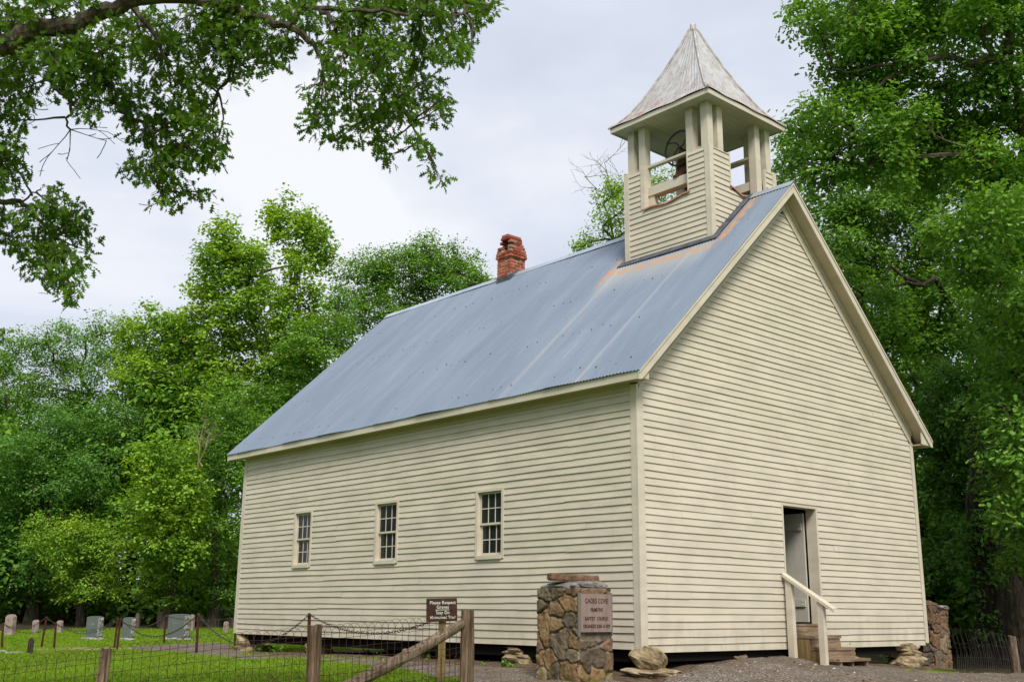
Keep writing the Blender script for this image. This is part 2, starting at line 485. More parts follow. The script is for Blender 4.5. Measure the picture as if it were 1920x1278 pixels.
wood = m.rng(m.math('ADD', dep, m.math('MULTIPLY', m.noise(0.35, 3), 3.0)), 24.2, 25.6)
litter = m.ramp(m.noise(9, 5, 0.7), [(0.35, (0.022, 0.020, 0.010)), (0.65, (0.06, 0.052, 0.028))])
m.color(m.mix(wood, c, litter)); m.bump(m.noise(20, 5), 0.6, 0.03)
M_lawn = m.m
m = Mat('gravel', 0.95, 0.1)
v = m.n('ShaderNodeTexVoronoi'); v.inputs['Scale'].default_value = 55; m.l(m.co, v.inputs['Vector'])
bw = m.n('ShaderNodeSeparateColor'); m.l(v.outputs['Color'], bw.inputs[0])
c = m.ramp(bw.outputs[0], [(0.0, (0.065, 0.052, 0.042)), (0.5, (0.155, 0.128, 0.105)), (0.92, (0.26, 0.222, 0.19)), (1.0, (0.48, 0.44, 0.39))])
c = m.mix(m.rng(m.noise(1.6, 5, 0.65), 0.4, 0.65, 0, 0.75), c, (0.13, 0.092, 0.062))
c = m.mix(m.rng(m.noise(0.9, 4, 0.65, loc=(3, 1, 0)), 0.5, 0.72, 0, 0.6), c, (0.10, 0.092, 0.084))
m.color(c); m.bump(v.outputs['Distance'], 0.8, 0.02)
M_gravel = m.m
m = Mat('bare_dirt', 0.95, 0.05)
c = m.ramp(m.noise(6, 6, 0.7), [(0.3, (0.05, 0.034, 0.024)), (0.55, (0.12, 0.085, 0.058)), (0.75, (0.20, 0.15, 0.105))])
m.color(c); m.bump(m.noise(22, 6, 0.7), 0.8, 0.03)
M_dirt = m.m
m = Mat('worn_trail', 0.95, 0.05)
m.color(m.ramp(m.noise(5, 6, 0.7), [(0.3, (0.16, 0.13, 0.05)), (0.6, (0.26, 0.20, 0.13)), (0.75, (0.34, 0.27, 0.19))]))
M_trail = m.m

# ------------------------------------------------------------------ terrain
CH = np.array([0.6685, 0.7437])          # horizontal view direction
CS = np.array([0.7437, -0.6685])         # to the right of it
def wpt(d, s): return CP[:2] + CH * d + CS * s
def ray(px, py):
    return CF + (px - 960) / FPX * CR - (py - 639) / FPX * CU
def at_d(px, py, d):
    """the place seen at photograph position (px,py), d metres along the view"""
    return Vector(CP + ray(px, py) * d)
ctl = []
def cp(x, y, z): ctl.append((x, y, z))
def cpx(px, py, z):
    r_ = ray(px, py); t = (z - CP[2]) / r_[2]; q = CP + r_ * t; cp(q[0], q[1], z)
for s in (-14, -5, 0, 6, 14):
    q = wpt(0, s); cp(q[0], q[1], -1.15 + 0.01 * s)
for s in (-8, -4.5): q = wpt(9.5, s); cp(q[0], q[1], -0.92)
q = wpt(9.5, 0); cp(q[0], q[1], -0.85); q = wpt(9.5, 6); cp(q[0], q[1], -0.80)
q = wpt(12.5, -3.5); cp(q[0], q[1], -0.66); q = wpt(12.5, 2); cp(q[0], q[1], -0.50); q = wpt(12.5, 7); cp(q[0], q[1], -0.62)
for x, y, z in ((0, 0, -.38), (-1.3, 0, -.40), (1.05, -.05, -.235), (2.3, -.05, -.19), (3.3, -.05, -.17), (3.4, -.7, -.29), (4.6, -.7, -.33), (4.2, -1.4, -.36),
                (5.6, 0, -.31), (6.5, 0, -.37), (7.6, 0, -.41), (8.3, 0, -.44), (0, 2.2, -.29), (0, 3.4, -.29), (0, 6.4, -.28), (0, 9.3, -.32), (0, 10.6, -.36),
                (0, 11.6, -.36), (-1, 6, -.36), (-1.2, 9, -.40), (-1.2, 3, -.36), (4, 6, -.42), (8, 6, -.45), (4, 11.6, -.45), (8, 12, -.45), (2, -2, -.40), (5, -2.2, -.46), (0, -1.5, -.47), (3, -4, -.62)):
    cp(x, y, z)
cpx(1900, 1262, -.57); cpx(1757, 1259, -.62); cpx(1880, 1276, -.60); cpx(1770, 1276, -.55); cpx(1810, 1257, -.61)
for s in (-14, -9, -4): q = wpt(25, s); cp(q[0], q[1], -.46)
for s in (-19, -11, -4): q = wpt(31, s); cp(q[0], q[1], -.46)
for s in (-24, -12, -4): q = wpt(36, s); cp(q[0], q[1], -.36)
for s in (-30, -16, -4): q = wpt(41, s); cp(q[0], q[1], -.22)
for s in (8, 16, 30): q = wpt(33, s); cp(q[0], q[1], -.45)
for s in (-60, -25, 0, 25, 60): q = wpt(70, s); cp(q[0], q[1], .6)
for s in (-40, 40): q = wpt(15, s); cp(q[0], q[1], -.7)
for s in (-60, 0, 60): q = wpt(-50, s); cp(q[0], q[1], -1.3)
ctl = np.array(ctl)
def kern(r): return r
A_ = kern(np.hypot(ctl[:, None, 0] - ctl[None, :, 0], ctl[:, None, 1] - ctl[None, :, 1]))
nn = len(ctl)
PM = np.c_[np.ones(nn), ctl[:, :2] * 0.01]
KM = np.block([[A_ - 0.15 * np.eye(nn), PM], [PM.T, np.zeros((3, 3))]])
WW = np.linalg.solve(KM, np.r_[ctl[:, 2], 0, 0, 0])
def gh(x, y, chunk=20000):
    x = np.atleast_1d(np.asarray(x, float)); y = np.atleast_1d(np.asarray(y, float))
    o = np.empty(len(x))
    for i in range(0, len(x), chunk):
        a, b = x[i:i + chunk], y[i:i + chunk]
        o[i:i + chunk] = kern(np.hypot(a[:, None] - ctl[None, :, 0], b[:, None] - ctl[None, :, 1])) @ WW[:nn] + WW[nn] + WW[nn + 1] * a * .01 + WW[nn + 2] * b * .01
    return np.clip(o, -2.5, 3.0)
def g1(x, y): return float(gh(x, y)[0])
def on_ground(px, py):
    r_ = ray(px, py)
    ts = np.linspace(6, 75, 1400)
    P_ = CP + ts[:, None] * r_
    d_ = P_[:, 2] - gh(P_[:, 0], P_[:, 1])
    k = np.argmax(d_ < 0)
    if d_[k] >= 0: k = len(ts) - 1
    q = P_[k]
    return Vector((q[0], q[1], g1(q[0], q[1])))

def vnoise(x, y, seed=0):
    """cheap smooth value noise"""
    xi = np.floor(x).astype(int); yi = np.floor(y).astype(int)
    fx = x - xi; fy = y - yi
    fx = fx * fx * (3 - 2 * fx); fy = fy * fy * (3 - 2 * fy)
    def h(a, b):
        k = (a * 374761393 + b * 668265263 + seed * 982451653) & 0x7fffffff
        k = (k ^ (k >> 13)) * 1274126177 & 0x7fffffff
        return ((k ^ (k >> 16)) & 0xffff) / 65535.0
    return (h(xi, yi) * (1 - fx) + h(xi + 1, yi) * fx) * (1 - fy) + (h(xi, yi + 1) * (1 - fx) + h(xi + 1, yi + 1) * fx) * fy
def micro(x, y):
    return (vnoise(x * 3, y * 3, 1) - .5) * .03 + (vnoise(x * 9, y * 9, 2) - .5) * .016

def grid_axis(a, b, c0, c1, fine, coarse):
    return np.unique(np.round(np.r_[np.arange(a, c0, coarse), np.arange(c0, c1, fine), np.arange(c1, b + coarse, coarse)], 3))
gx = grid_axis(-70, 110, -12, 14, .25, 4.0)
gy = grid_axis(-60, 130, -9, 18, .25, 4.0)
far_x = np.r_[-900, -300, gx, 350, 900]; far_y = np.r_[-900, -300, gy, 350, 900]
GX, GY = np.meshgrid(far_x, far_y, indexing='ij')
gz = gh(GX.ravel(), GY.ravel()) + micro(GX.ravel(), GY.ravel()) * .5
V = np.c_[GX.ravel(), GY.ravel(), gz]
a_, b_n = GX.shape
I = (np.arange(a_ - 1)[:, None] * b_n + np.arange(b_n - 1)[None, :]).ravel()
ground = np_mesh('ground', V, np.c_[I, I + b_n, I + b_n + 1, I + 1], M_lawn, smooth=True)
tag(ground, 'lawn and wood floor around the church', kind='structure')

def inside(px, py, poly):
    r_ = np.zeros(len(px), bool)
    k = len(poly)
    for i in range(k):
        x0, y0 = poly[i]; x1, y1 = poly[(i + 1) % k]
        c_ = ((y0 > py) != (y1 > py)) & (px < (x1 - x0) * (py - y0) / (y1 - y0 + 1e-12) + x0)
        r_ ^= c_
    return r_
def sheet(name, poly, lift, mat, step=.1, rag=.12, label=None, rough=1.0):
    poly = np.array(poly)
    x0, y0 = poly.min(0) - .3; x1, y1 = poly.max(0) + .3
    xs = np.arange(x0, x1, step); ys = np.arange(y0, y1, step)
    X_, Y_ = np.meshgrid(xs, ys, indexing='ij')
    fx, fy = X_.ravel(), Y_.ravel()
    jx = fx + (vnoise(fx * 2.5, fy * 2.5, 5) - .5) * 2 * rag + (vnoise(fx * 9, fy * 9, 6) - .5) * rag
    jy = fy + (vnoise(fx * 2.5, fy * 2.5, 7) - .5) * 2 * rag + (vnoise(fx * 9, fy * 9, 8) - .5) * rag
    ins = inside(jx, jy, poly)
    z = gh(fx, fy) + lift + micro(fx, fy) * rough
    # outside corners are sunk a little so the edge dives into the turf
    z = np.where(ins, z, z - .03)
    nyy = len(ys)
    I = (np.arange(len(xs) - 1)[:, None] * nyy + np.arange(nyy - 1)[None, :]).ravel()
    F = np.c_[I, I + nyy, I + nyy + 1, I + 1]
    keep = ins[F].any(1)
    F = F[keep]
    used = np.unique(F); rm = -np.ones(len(fx), int); rm[used] = np.arange(len(used))
    o = np_mesh(name, np.c_[fx, fy, z][used], rm[F], mat, smooth=True)
    tag(o, label, kind='structure')
    return o

pg = lambda L_: [(on_ground(a, b)[0], on_ground(a, b)[1]) for a, b in L_]
dirt_poly = [(-.9, -.9), (-.55, 2), (-.55, 6), (-.75, 9.5), (-.3, 11.2), (.3, 12.6), (8.6, 12.6), (8.8, .6), (8.3, -.35), (3, -.3), (1, -.5)]
sheet('dirt_strip', dirt_poly, .012, M_dirt, label='bare dirt along and under the church')
path_poly = [(-.62, -1.5), (-.6, 2), (-.6, 6), (-.85, 9.6)] + pg([(470, 1225), (430, 1206), (372, 1205), (250, 1213), (245, 1219), (372, 1229), (480, 1237), (600, 1239), (700, 1249), (780, 1261), (850, 1274)]) + [(-2.0, -.5), (-3.0, -2.2)]
sheet('path', path_poly, .022, M_gravel, label='gravel path beside the long wall')
yard_poly = [(-.7, -.7), (.2, -.42), (1.2, -.12), (3.4, .05), (5.0, -.25), (6.3, -.55), (7.4, -.9)] + pg([(1790, 1261), (1920, 1264)]) + [(14, -5), (8, -8), (0, -9), (-5, -6), (-3.2, -2.4)]
sheet('gravel_yard', yard_poly, .030, M_gravel, label='gravel yard before the church door')
sheet('trail', pg([(250, 1213.5), (100, 1215), (0, 1215), (-60, 1215), (-60, 1219), (0, 1219), (100, 1219), (250, 1219)]), .02, M_trail, step=.15, rag=.15, label='thin worn trail between the graves')

# ------------------------------------------------------------------ church
HW, WD, LN, MS, RZ = 4.123, 8.0, 11.578, 0.95875, 7.958
def rz(x): return HW + MS * min(x, WD - x)
church = empty('church')
tag(church, 'cream clapboard country church with blue-grey metal gable roof and corner belfry', 'church')

def siding(name, parent, O, U, N, z0, z1, lo, hi, openings=(), ex=0.106, seed=0, jit=.0045, mat=None):
    """lap siding on a wall: O origin, U along, N outward; lo/hi give the ends at height z"""
    rnd = random.Random(seed)
    O, U, N = Vector(O), Vector(U), Vector(N)
    mb = MB()
    nb = int(math.ceil((z1 - z0) / ex - 1e-6))
    for k in range(nb):
        zb = z0 + k * ex; zt = min(zb + ex, z1)
        L0, L1 = lo(zb), hi(zb)
        if L1 - L0 < .02: continue
        joints = []
        x = L0 + rnd.uniform(.8, 4.5)
        while x < L1 - .5: joints.append(x); x += rnd.uniform(2.2, 4.8)
        segj = [rnd.uniform(-jit, jit) for _ in range(len(joints) + 1)]
        sego = [rnd.uniform(0, .0035) for _ in range(len(joints) + 1)]
        ph = [rnd.uniform(0, 6.28) for _ in range(3)]
        def jz(u, s_): return segj[s_] + jit * .6 * math.sin(u * 1.1 + ph[0]) + jit * .4 * math.sin(u * 3.3 + ph[1])
        cuts = sorted({zb, zt} | {z for o_ in openings for z in (o_[2], o_[3]) if zb + 1e-4 < z < zt - 1e-4})
        for a, b in zip(cuts[:-1], cuts[1:]):
            mid = (a + b) / 2
            la, ha, lb, hb = lo(a), hi(a), lo(b), hi(b)
            iv = [(min(la, lb), max(ha, hb))]
            for o_ in openings:
                if o_[2] < mid < o_[3]:
                    nv = []
                    for p, q in iv:
                        if o_[0] > p: nv.append((p, min(q, o_[0])))
                        if o_[1] < q: nv.append((max(p, o_[1]), q))
                    iv = [t for t in nv if t[1] - t[0] > .002]
            for p, q in iv:
                us = [p]
                u = p
                while u < q - 1e-6:
                    nx = min(q, math.floor(u / .35 + 1.0001) * .35)
                    for j in joints:
                        if u + .004 < j < nx - .004: nx = j; break
                    us.append(nx); u = nx
                for i in range(len(us) - 1):
                    u0, u1 = us[i], us[i + 1]
                    s_ = sum(1 for j in joints if j < (u0 + u1) / 2)
                    off = lambda z: .023 + sego[s_] - .018 * (z - zb) / ex
                    def V3(u, z, o_): return O + U * u + N * o_ + Vector((0, 0, z))
                    c0 = lambda u: min(max(u, la), ha)
                    c1 = lambda u: min(max(u, lb), hb)
                    za0 = a + (jz(u0, s_) if a == zb and k else 0); za1 = a + (jz(u1, s_) if a == zb and k else 0)
                    zt_ = b + (.014 if b == zt and b < z1 - 1e-6 else 0)
                    A0, A1 = V3(c0(u0), za0, off(a)), V3(c0(u1), za1, off(a))
                    B0, B1 = V3(c1(u0), zt_, off(b)), V3(c1(u1), zt_, off(b))
                    mb.add([A0, A1, B1, B0], [(0, 1, 2, 3)])
                    if a == zb:
                        mb.add([V3(c0(u0), za0, -.004), V3(c0(u1), za1, -.004), A1, A0], [(0, 1, 2, 3)])
    o = mb.build(name, mat or M_side, parent)
    return o

# openings (along, height)
DX0, DX1, DZ0, DZ1 = 3.50, 4.54, 0.0, 2.26
wins = [(2.86, 3.56, 1.33, 2.46), (5.73, 6.46, 1.33, 2.46), (8.65, 9.34, 1.33, 2.46)]
fr = lambda z: 0.48
def flo(z): return 0.09 if z <= 3.70 else max(.09, (z + .47 - HW) / MS)
def fhi(z): return WD - flo(z)
siding('front_wall', church, (0, 0, 0), (1, 0, 0), (0, -1, 0), -.042, 7.43, lambda z: min(flo(z), 4.0), lambda z: max(fhi(z), 4.0) if flo(z) < 4 else 4.0,
       [(DX0, DX1, -.1, DZ1)] if False else [(DX0, DX1, DZ0 + .165, DZ1)], seed=3)
siding('side_wall', church, (0, LN, 0), (0, -1, 0), (-1, 0, 0), -.0, 3.70, lambda z: .09, lambda z: LN - .09,
       [(LN - b, LN - a, c_, d_) for a, b, c_, d_ in wins], seed=11, jit=.0065)
siding('side_wall', church, (WD, 0, 0), (0, 1, 0), (1, 0, 0), 0, 3.70, lambda z: .09, lambda z: LN - .09, (), seed=13)
siding('rear_wall', church, (WD, LN, 0), (-1, 0, 0), (0, 1, 0), 0, 7.43, lambda z: min(flo(z), 4.0), lambda z: max(fhi(z), 4.0) if flo(z) < 4 else 4.0, (), seed=17)

# inner sheathing, floor and ceiling keep the room dark
mb = MB()
T0, T1 = .006, .16
def wall_slab_x(y0, y1, opens):           # front/back walls
    for a, b, c_, d_ in opens: mb.box(a, b, y0, y1, d_, 3.7); mb.box(a, b, y0, y1, 0.02, max(c_, .021))
    xs = [T0] + [t for o_ in opens for t in o_[:2]] + [WD - T0]
    for i in range(0, len(xs), 2): mb.box(xs[i], xs[i + 1], y0, y1, .02, 3.7)
wall_slab_x(T0, T1, [(DX0 + .02, DX1 - .02, .33, DZ1 - .02)])
wall_slab_x(LN - T1, LN - T0, [])
def wall_slab_y(x0, x1, opens):
    ys = [T1] + [t for o_ in opens for t in o_[:2]] + [LN - T1]
    for a, b, c_, d_ in opens: mb.box(x0, x1, a, b, d_, 3.7); mb.box(x0, x1, a, b, .02, c_)
    for i in range(0, len(ys), 2): mb.box(x0, x1, ys[i], ys[i + 1], .02, 3.7)
wall_slab_y(T0, T1, [(a + .02, b - .02, c_ + .02, d_ - .02) for a, b, c_, d_ in wins])
wall_slab_y(WD - T1, WD - T0, [])
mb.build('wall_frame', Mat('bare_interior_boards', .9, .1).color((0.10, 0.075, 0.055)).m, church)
mb = MB()
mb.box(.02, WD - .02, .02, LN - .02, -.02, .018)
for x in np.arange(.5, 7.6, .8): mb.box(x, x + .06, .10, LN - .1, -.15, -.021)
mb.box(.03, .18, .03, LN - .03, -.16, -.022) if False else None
mb.build('floor', M_black, church)  # black in place of the shade under the floor
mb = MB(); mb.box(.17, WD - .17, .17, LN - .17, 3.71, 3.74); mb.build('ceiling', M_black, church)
mb = MB()                                                    # gable sheathing behind the clapboards
for y0, y1 in ((T0, .05), (LN - .05, LN - T0)):
    mb.prism([(.02, 3.705), (WD - .02, 3.705), (4, 7.72)], y0, y1, 1)
mb.split('gable_sheathing', M_black, church)
mb = MB(); mb.box(.05, .22, .05, LN - .05, -.17, -.021); mb.box(.23, WD - .05, .05, .2, -.17, -.023); mb.box(.23, WD - .05, LN - .2, LN - .05, -.17, -.023); mb.box(WD - .22, WD - .05, .21, LN - .21, -.17, -.022)
mb.split('sill_beam', M_black, church)  # beams coloured black to give the shaded gap below the siding

# corner boards
def cboard(name, x, y, sx, sy, zb=.0, zt=3.74, w1=.115, w2=.10, parent=church, pr=.030):
    m1 = MB()
    # piece on the front-facing side, then the piece on the long side
    xa, xb = sorted((x - sx * pr, x + sx * w1)); ya, yb = sorted((y - sy * pr, y - sy * .002))
    m1.box(xa, xb, ya, yb, zb, zt)
    ya, yb = sorted((y + sy * .001, y + sy * w2)); xa, xb = sorted((x - sx * (pr - .004), x - sx * .002))
    m1.box(xa, xb, ya, yb, zb + .004, zt)
    return m1.build(name, M_trim, parent)
cboard('corner_board', 0, 0, 1, 1, zb=.012); cboard('corner_board', WD, 0, -1, 1, zb=.0, w1=.08)
cboard('corner_board', 0, LN, 1, -1); cboard('corner_board', WD, LN, -1, -1)

# roof metal : corrugated sheets
def roof_side(side):
    y0, y1 = -.30, LN + .452
    ny = int((y1 - y0) / .0112)
    ys = np.linspace(y0, y1, ny)
    ov = .262 if side == 0 else .352
    xs = np.linspace(-ov, 4.0, 10)
    XX, YY = np.meshgrid(xs, ys, indexing='ij')
    zz = HW + MS * XX
    rip = .0075 * np.cos(2 * np.pi * YY / .0672)
    seam = np.floor((YY - y0) / .66)
    lap = ((YY - y0) / .66 - seam) * .003
    sag = .010 * np.sin(YY * 1.7 + XX * .8) + .008 * np.sin(YY * 4.1 + 1.3) * (XX < .6)
    nrm = rip + lap + sag * .7
    nx, nz = -MS / math.hypot(MS, 1), 1 / math.hypot(MS, 1)
    X2 = XX + nx * nrm - .003 * ((seam.astype(int) * 7) % 5 - 2) * (XX < 0); Z2 = zz + nz * nrm
    if side: X2 = WD - X2
    V = np.c_[X2.ravel(), YY.ravel(), Z2.ravel()]
    k = ny
    I = (np.arange(len(xs) - 1)[:, None] * k + np.arange(k - 1)[None, :]).ravel()
    F = np.c_[I, I + k, I + k + 1, I + 1]
    if side == 0: F = F[:, ::-1]
    return np_mesh('roof', V, F, M_roof, church, smooth=True)
roofL = roof_side(0); roofR = roof_side(1)
# nail heads on the visible slope
rnd = random.Random(5)
mb = MB()
for i in range(19):
    for t in (0.05, 0.30, .55, .82):
        for q in range(3):
            if rnd.random() < .55: continue
            y = .1 + i * .66 + q * .22 + rnd.uniform(-.03, .03); x = -.2 + 4.1 * t + rnd.uniform(-.05, .05)
            if 2.3 < x and .4 < y < 3.1: continue
            z = HW + MS * x + .016; s_ = rnd.uniform(.006, .010)
            mb.hexa([(x - s_, y - s_, z - s_ * MS), (x + s_, y - s_, z + s_ * MS), (x + s_, y + s_, z + s_ * MS), (x - s_, y + s_, z - s_ * MS)] + [(a - .002, b, c_ + .003) for a, b, c_ in [(x - s_, y - s_, z - s_ * MS), (x + s_, y - s_, z + s_ * MS), (x + s_, y + s_, z + s_ * MS), (x - s_, y + s_, z - s_ * MS)]])
no = mb.build('nail_heads', M_iron, roofL); no['kind'] = 'stuff'
mb = MB()   # ridge cap in lengths
y = -.31
i = 0
while y < LN + .45:
    y2 = min(y + 2.4, LN + .46)
    if not (.70 < y < 2.7 and y2 < 2.8):
        for s_ in (-1, 1):
            zr = RZ + .022 + .003 * (i % 2); w_ = .13
            mb.hexa([(4, y, zr - .004), (4 + s_ * w_, y, zr - .004 - w_ * MS), (4 + s_ * w_, y2, zr - .004 - w_ * MS), (4, y2, zr - .004), (4, y, zr + .006), (4 + s_ * w_, y, zr + .006 - w_ * MS), (4 + s_ * w_, y2, zr + .006 - w_ * MS), (4, y2, zr + .006)])
    y = y2 + .001; i += 1
mb.build('ridge_cap', M_ridge, church)
# deck under the metal
mb = MB()
for s_ in (0, 1):
    ov = (.235, .325)[s_]
    f = (lambda x: x) if s_ == 0 else (lambda x: WD - x)
    P_ = [(-ov, HW - MS * ov - .035), (4.0, RZ - .035), (4.0, RZ - .10), (-ov, HW - MS * ov - .09)]
    P_ = [(f(a), b) for a, b in P_]
    mb.prism(P_, -.255, LN + .42, 1)
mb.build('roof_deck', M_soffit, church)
# rake boards (front and back), with a drip strip above
mb = MB()
for yy0, yy1 in ((-.283, -.257), (LN + .424, LN + .446)):
    for s_ in (0, 1):
        ov = (.245, .335)[s_]
        f = (lambda x: x) if s_ == 0 else (lambda x: WD - x)
        lo_ = HW - MS * ov
        mb.prism([(f(-ov), lo_ - .025), (f(4), RZ - .025), (f(4), RZ - .205), (f(-ov + .07), lo_ + .07 * MS - .205), (f(-ov), lo_ - .15)], yy0, yy1, 1)
        mb.prism([(f(-ov), lo_ - .018), (f(4), RZ - .018), (f(4), RZ - .060), (f(-ov), lo_ - .060)], yy0 - .014 if yy0 < 0 else yy1 + .001, yy0 - .001 if yy0 < 0 else yy1 + .014, 1)
mb.split('rake_board', M_trim, church)
# sloping soffit between wall and rake board
mb = MB()
for yy0, yy1 in ((-.256, -.02), (LN + .02, LN + .423)):
    for s_ in (0, 1):
        ov = (.23, .32)[s_]
        f = (lambda x: x) if s_ == 0 else (lambda x: WD - x)
        mb.prism([(f(-ov + .07), HW - MS * (ov - .07) - .175), (f(4), RZ - .175), (f(4), RZ - .195), (f(-ov + .07), HW - MS * (ov - .07) - .195)], yy0, yy1, 1)
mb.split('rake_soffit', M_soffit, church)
# frieze boards under the rakes on the front wall
mb = MB()
for s_ in (0, 1):
    f = (lambda x: x) if s_ == 0 else (lambda x: WD - x)
    for (t0, t1, yo) in ((.20, .455, .030), (.20, .275, .052), (.43, .47, .040)):
        zt = lambda x: HW + MS * x - t0
        zb = lambda x: HW + MS * x - t1
        x0 = .02
        mb.prism([(f(x0), zt(x0)), (f(4), zt(4)), (f(4), zb(4)), (f(x0), zb(x0))], -yo, -yo + (.02 if t1 - t0 < .1 else .032), 1)
mb.split('frieze_board', M_trim, church)
# left and right eaves
mb = MB()
mb.box(-.236, -.212, -.256, LN + .42, 3.752, 3.87)
mb.box(WD + .30, WD + .325, -.256, LN + .42, 3.665, 3.79)
mb.split('eave_fascia', M_trim, church)
mb = MB()
mb.box(-.211, -.002, -.256, LN + .42, 3.765, 3.785)
mb.box(-.032, -.003, .10, LN - .1, 3.655, 3.764)
mb.box(-.06, -.033, .10, LN - .1, 3.725, 3.764)
mb.box(WD + .003, WD + .299, -.256, LN + .42, 3.680, 3.70)
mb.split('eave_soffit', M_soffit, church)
mb = MB()      # boxed end of the right eave
mb.prism([(WD - .02, 3.70), (WD + .299, 3.70), (WD + .299, 3.79), (WD - .02, 3.97)], -.255, -.232, 1)
mb.prism([(.0, 3.786), (-.211, 3.786), (-.211, 3.84), (.0, 3.97)], -.255, -.232, 1)
mb.split('eave_return', M_trim, church)

# windows ------------------------------------------------------------
def window(y0, y1, z0, z1):
    f = MB()                                     # casing, flush with the boards
    f.box(-.034, .15, y0, y0 + .055, z0, z1); f.box(-.034, .15, y1 - .055, y1, z0, z1)
    f.box(-.038, .15, y0 + .056, y1 - .056, z1 - .045, z1)
    f.box(-.050, .15, y0 + .056, y1 - .056, z0 - .01, z0 + .05)
    wf = f.build('window', M_trim, church)
    ya, yb, za, zb = y0 + .057, y1 - .057, z0 + .052, z1 - .047
    zm = (za + zb) / 2
    for k, (a, b, xo) in enumerate(((za, zm, .050), (zm - .02, zb, .020))):
        s = MB()
        s.box(xo, xo + .028, ya, ya + .035, a, b); s.box(xo, xo + .028, yb - .035, yb, a, b)
        s.box(xo, xo + .028, ya + .036, yb - .036, a, a + (.045 if k == 0 else .032)); s.box(xo, xo + .028, ya + .036, yb - .036, b - .032, b)
        iy0, iy1, iz0, iz1 = ya + .036, yb - .036, a + .033, b - .033
        for j in (1, 2):
            yc = iy0 + (iy1 - iy0) * j / 3
            s.box(xo + .003, xo + .022, yc - .008, yc + .008, iz0, iz1)
        zc = (iz0 + iz1) / 2
        for j in range(3):
            p, q = iy0 + (iy1 - iy0) * j / 3 + .009, iy0 + (iy1 - iy0) * (j + 1) / 3 - .009
            s.box(xo + .003, xo + .022, p, q, zc - .008, zc + .008)
        s.build('sash', M_trim, wf)
        gl = MB(); gl.box(xo + .010, xo + .014, ya + .03, yb - .03, a + .03, b - .03)
        gl.build('pane', M_glass, wf)
for w_ in wins: window(*w_)
# door frame, door leaf ------------------------------------------------
mb = MB()
mb.box(DX0, DX0 + .035, -.030, .17, .345, DZ1); mb.box(DX1 - .05, DX1, -.030, .17, .345, DZ1)
mb.box(DX0 + .036, DX1 - .051, -.030, .17, DZ1 - .035, DZ1)
df = mb.build('door_frame', M_trim, church)
mb = MB()
for i in range(5):
    y0 = .19 + i * .19
    mb.box(4.425, 4.465, y0, y0 + .186, .37, 2.165)
mb.box(4.400, 4.424, .22, 1.1, .62, .74); mb.box(4.400, 4.424, .22, 1.1, 1.88, 2.0)
dl = mb.build('door', M_door, church)
mb = MB()
for z in (.65, .71, 1.91, 1.97):
    for y in (.27, .46, .65, .84, 1.02): mb.tube([(4.400, y, z), (4.392, y, z)], [.012, .006], 6)
mb.split('door_bolt', M_trim, dl)
mb = MB()
for z in (.70, 1.93): mb.tube([(4.47, .182, z - .05), (4.47, .182, z + .05)], .012, 8)
mb.split('hinge', M_rust, dl)
mb = MB(); mb.box(3.52, 4.56, -.045, .17, .312, .344); mb.build('threshold', M_step, church)
mb = MB(); mb.box(3.64, 4.56, -.036, .0, .135, .311); mb.split('threshold_riser', M_step, church)

# chimney --------------------------------------------------------------
chx, chy, hw = 4.0, 7.22, .225
ch = None
rnd = random.Random(2)
mb = MB()
bh, mh, bl = .056, .018, .190
def course(z, x0, x1, y0, y1, odd, skip=None):
    for (ax, lo_, hi_, fix, sgn) in (('x', x0, x1, y0, 1), ('x', x0, x1, y1, -1), ('y', y0, y1, x0, 1), ('y', y0, y1, x1, -1)):
        a = lo_ + (0.101 + .01 if (odd == (ax == 'x')) else 0)
        st = a
        p = a
        while p < hi_ - (.02 if not (odd == (ax == 'x')) else .02):
            q = min(p + (bl if (hi_ - lo_) > .3 else bl * .9), hi_)
            if odd != (ax == 'x') and q > hi_ - .105: pass
            j = rnd.uniform(-.005, .005)
            th = .098
            if ax == 'x': bx = (p, q, min(fix, fix + sgn * th) - j * sgn, max(fix, fix + sgn * th) - j * sgn)
            else: bx = (min(fix, fix + sgn * th) - j * sgn, max(fix, fix + sgn * th) - j * sgn, p, q)
            if skip and skip(bx, z): pass
            else: mb.box(bx[0] + .0, bx[1] - .0, bx[2], bx[3], z, z + bh)
            p = q + mh * .8
z = 7.50
k = 0
while z < 8.30:
    course(z, chx - hw, chx + hw, chy - hw, chy + hw, k % 2 == 0); z += bh + mh; k += 1
# corbel and arched hood, open towards the side
hood = [(.035, 1), (.030, 0), (.015, 1), (.0, 0), (-.02, 1), (-.05, 0)]
for e, odd in hood:
    h_ = hw + e
    course(z, chx - h_, chx + h_, chy - hw - e, chy + hw + e * .5, bool(odd),
           (lambda b, zz: b[2] < chy + .075 and b[3] > chy - .075 and (b[1] - b[0]) < .11) if e < .02 else None)
    z += bh + mh
for e in (-.085, -.12):
    mb.box(chx - hw + .02, chx + hw - .02, chy + (-hw - e), chy + (hw + e), z, z + bh); z += bh + .006
cho = mb.build('chimney', M_brick, church)
mb = MB(); mb.box(chx - hw + .006, chx + hw - .006, chy - hw + .006, chy + hw - .006, 7.45, 8.31)
for s_ in (-1, 1): mb.box(chx - hw + .03, chx + hw - .03, *sorted((chy + s_ * (hw - .03), chy + s_ * .10)), 8.311, 8.56)
mb.build('mortar', M_mortar, cho)
mb = MB()
lead = [(chx - hw - .012, chx + hw + .012, chy - hw - .012, chy + hw + .012)]
a, b, c_, d_ = lead[0]
mb.prism([(a, rz(a) - .02), (b, rz(b) - .02), (b, rz(b) + .15), (4.0, RZ + .08), (a, rz(a) + .15)], c_, c_ + .01, 1)
mb.box(a, a + .01, c_ + .011, d_, rz(a) - .02, rz(a) + .14)
mb.build('flashing', M_lead, cho)

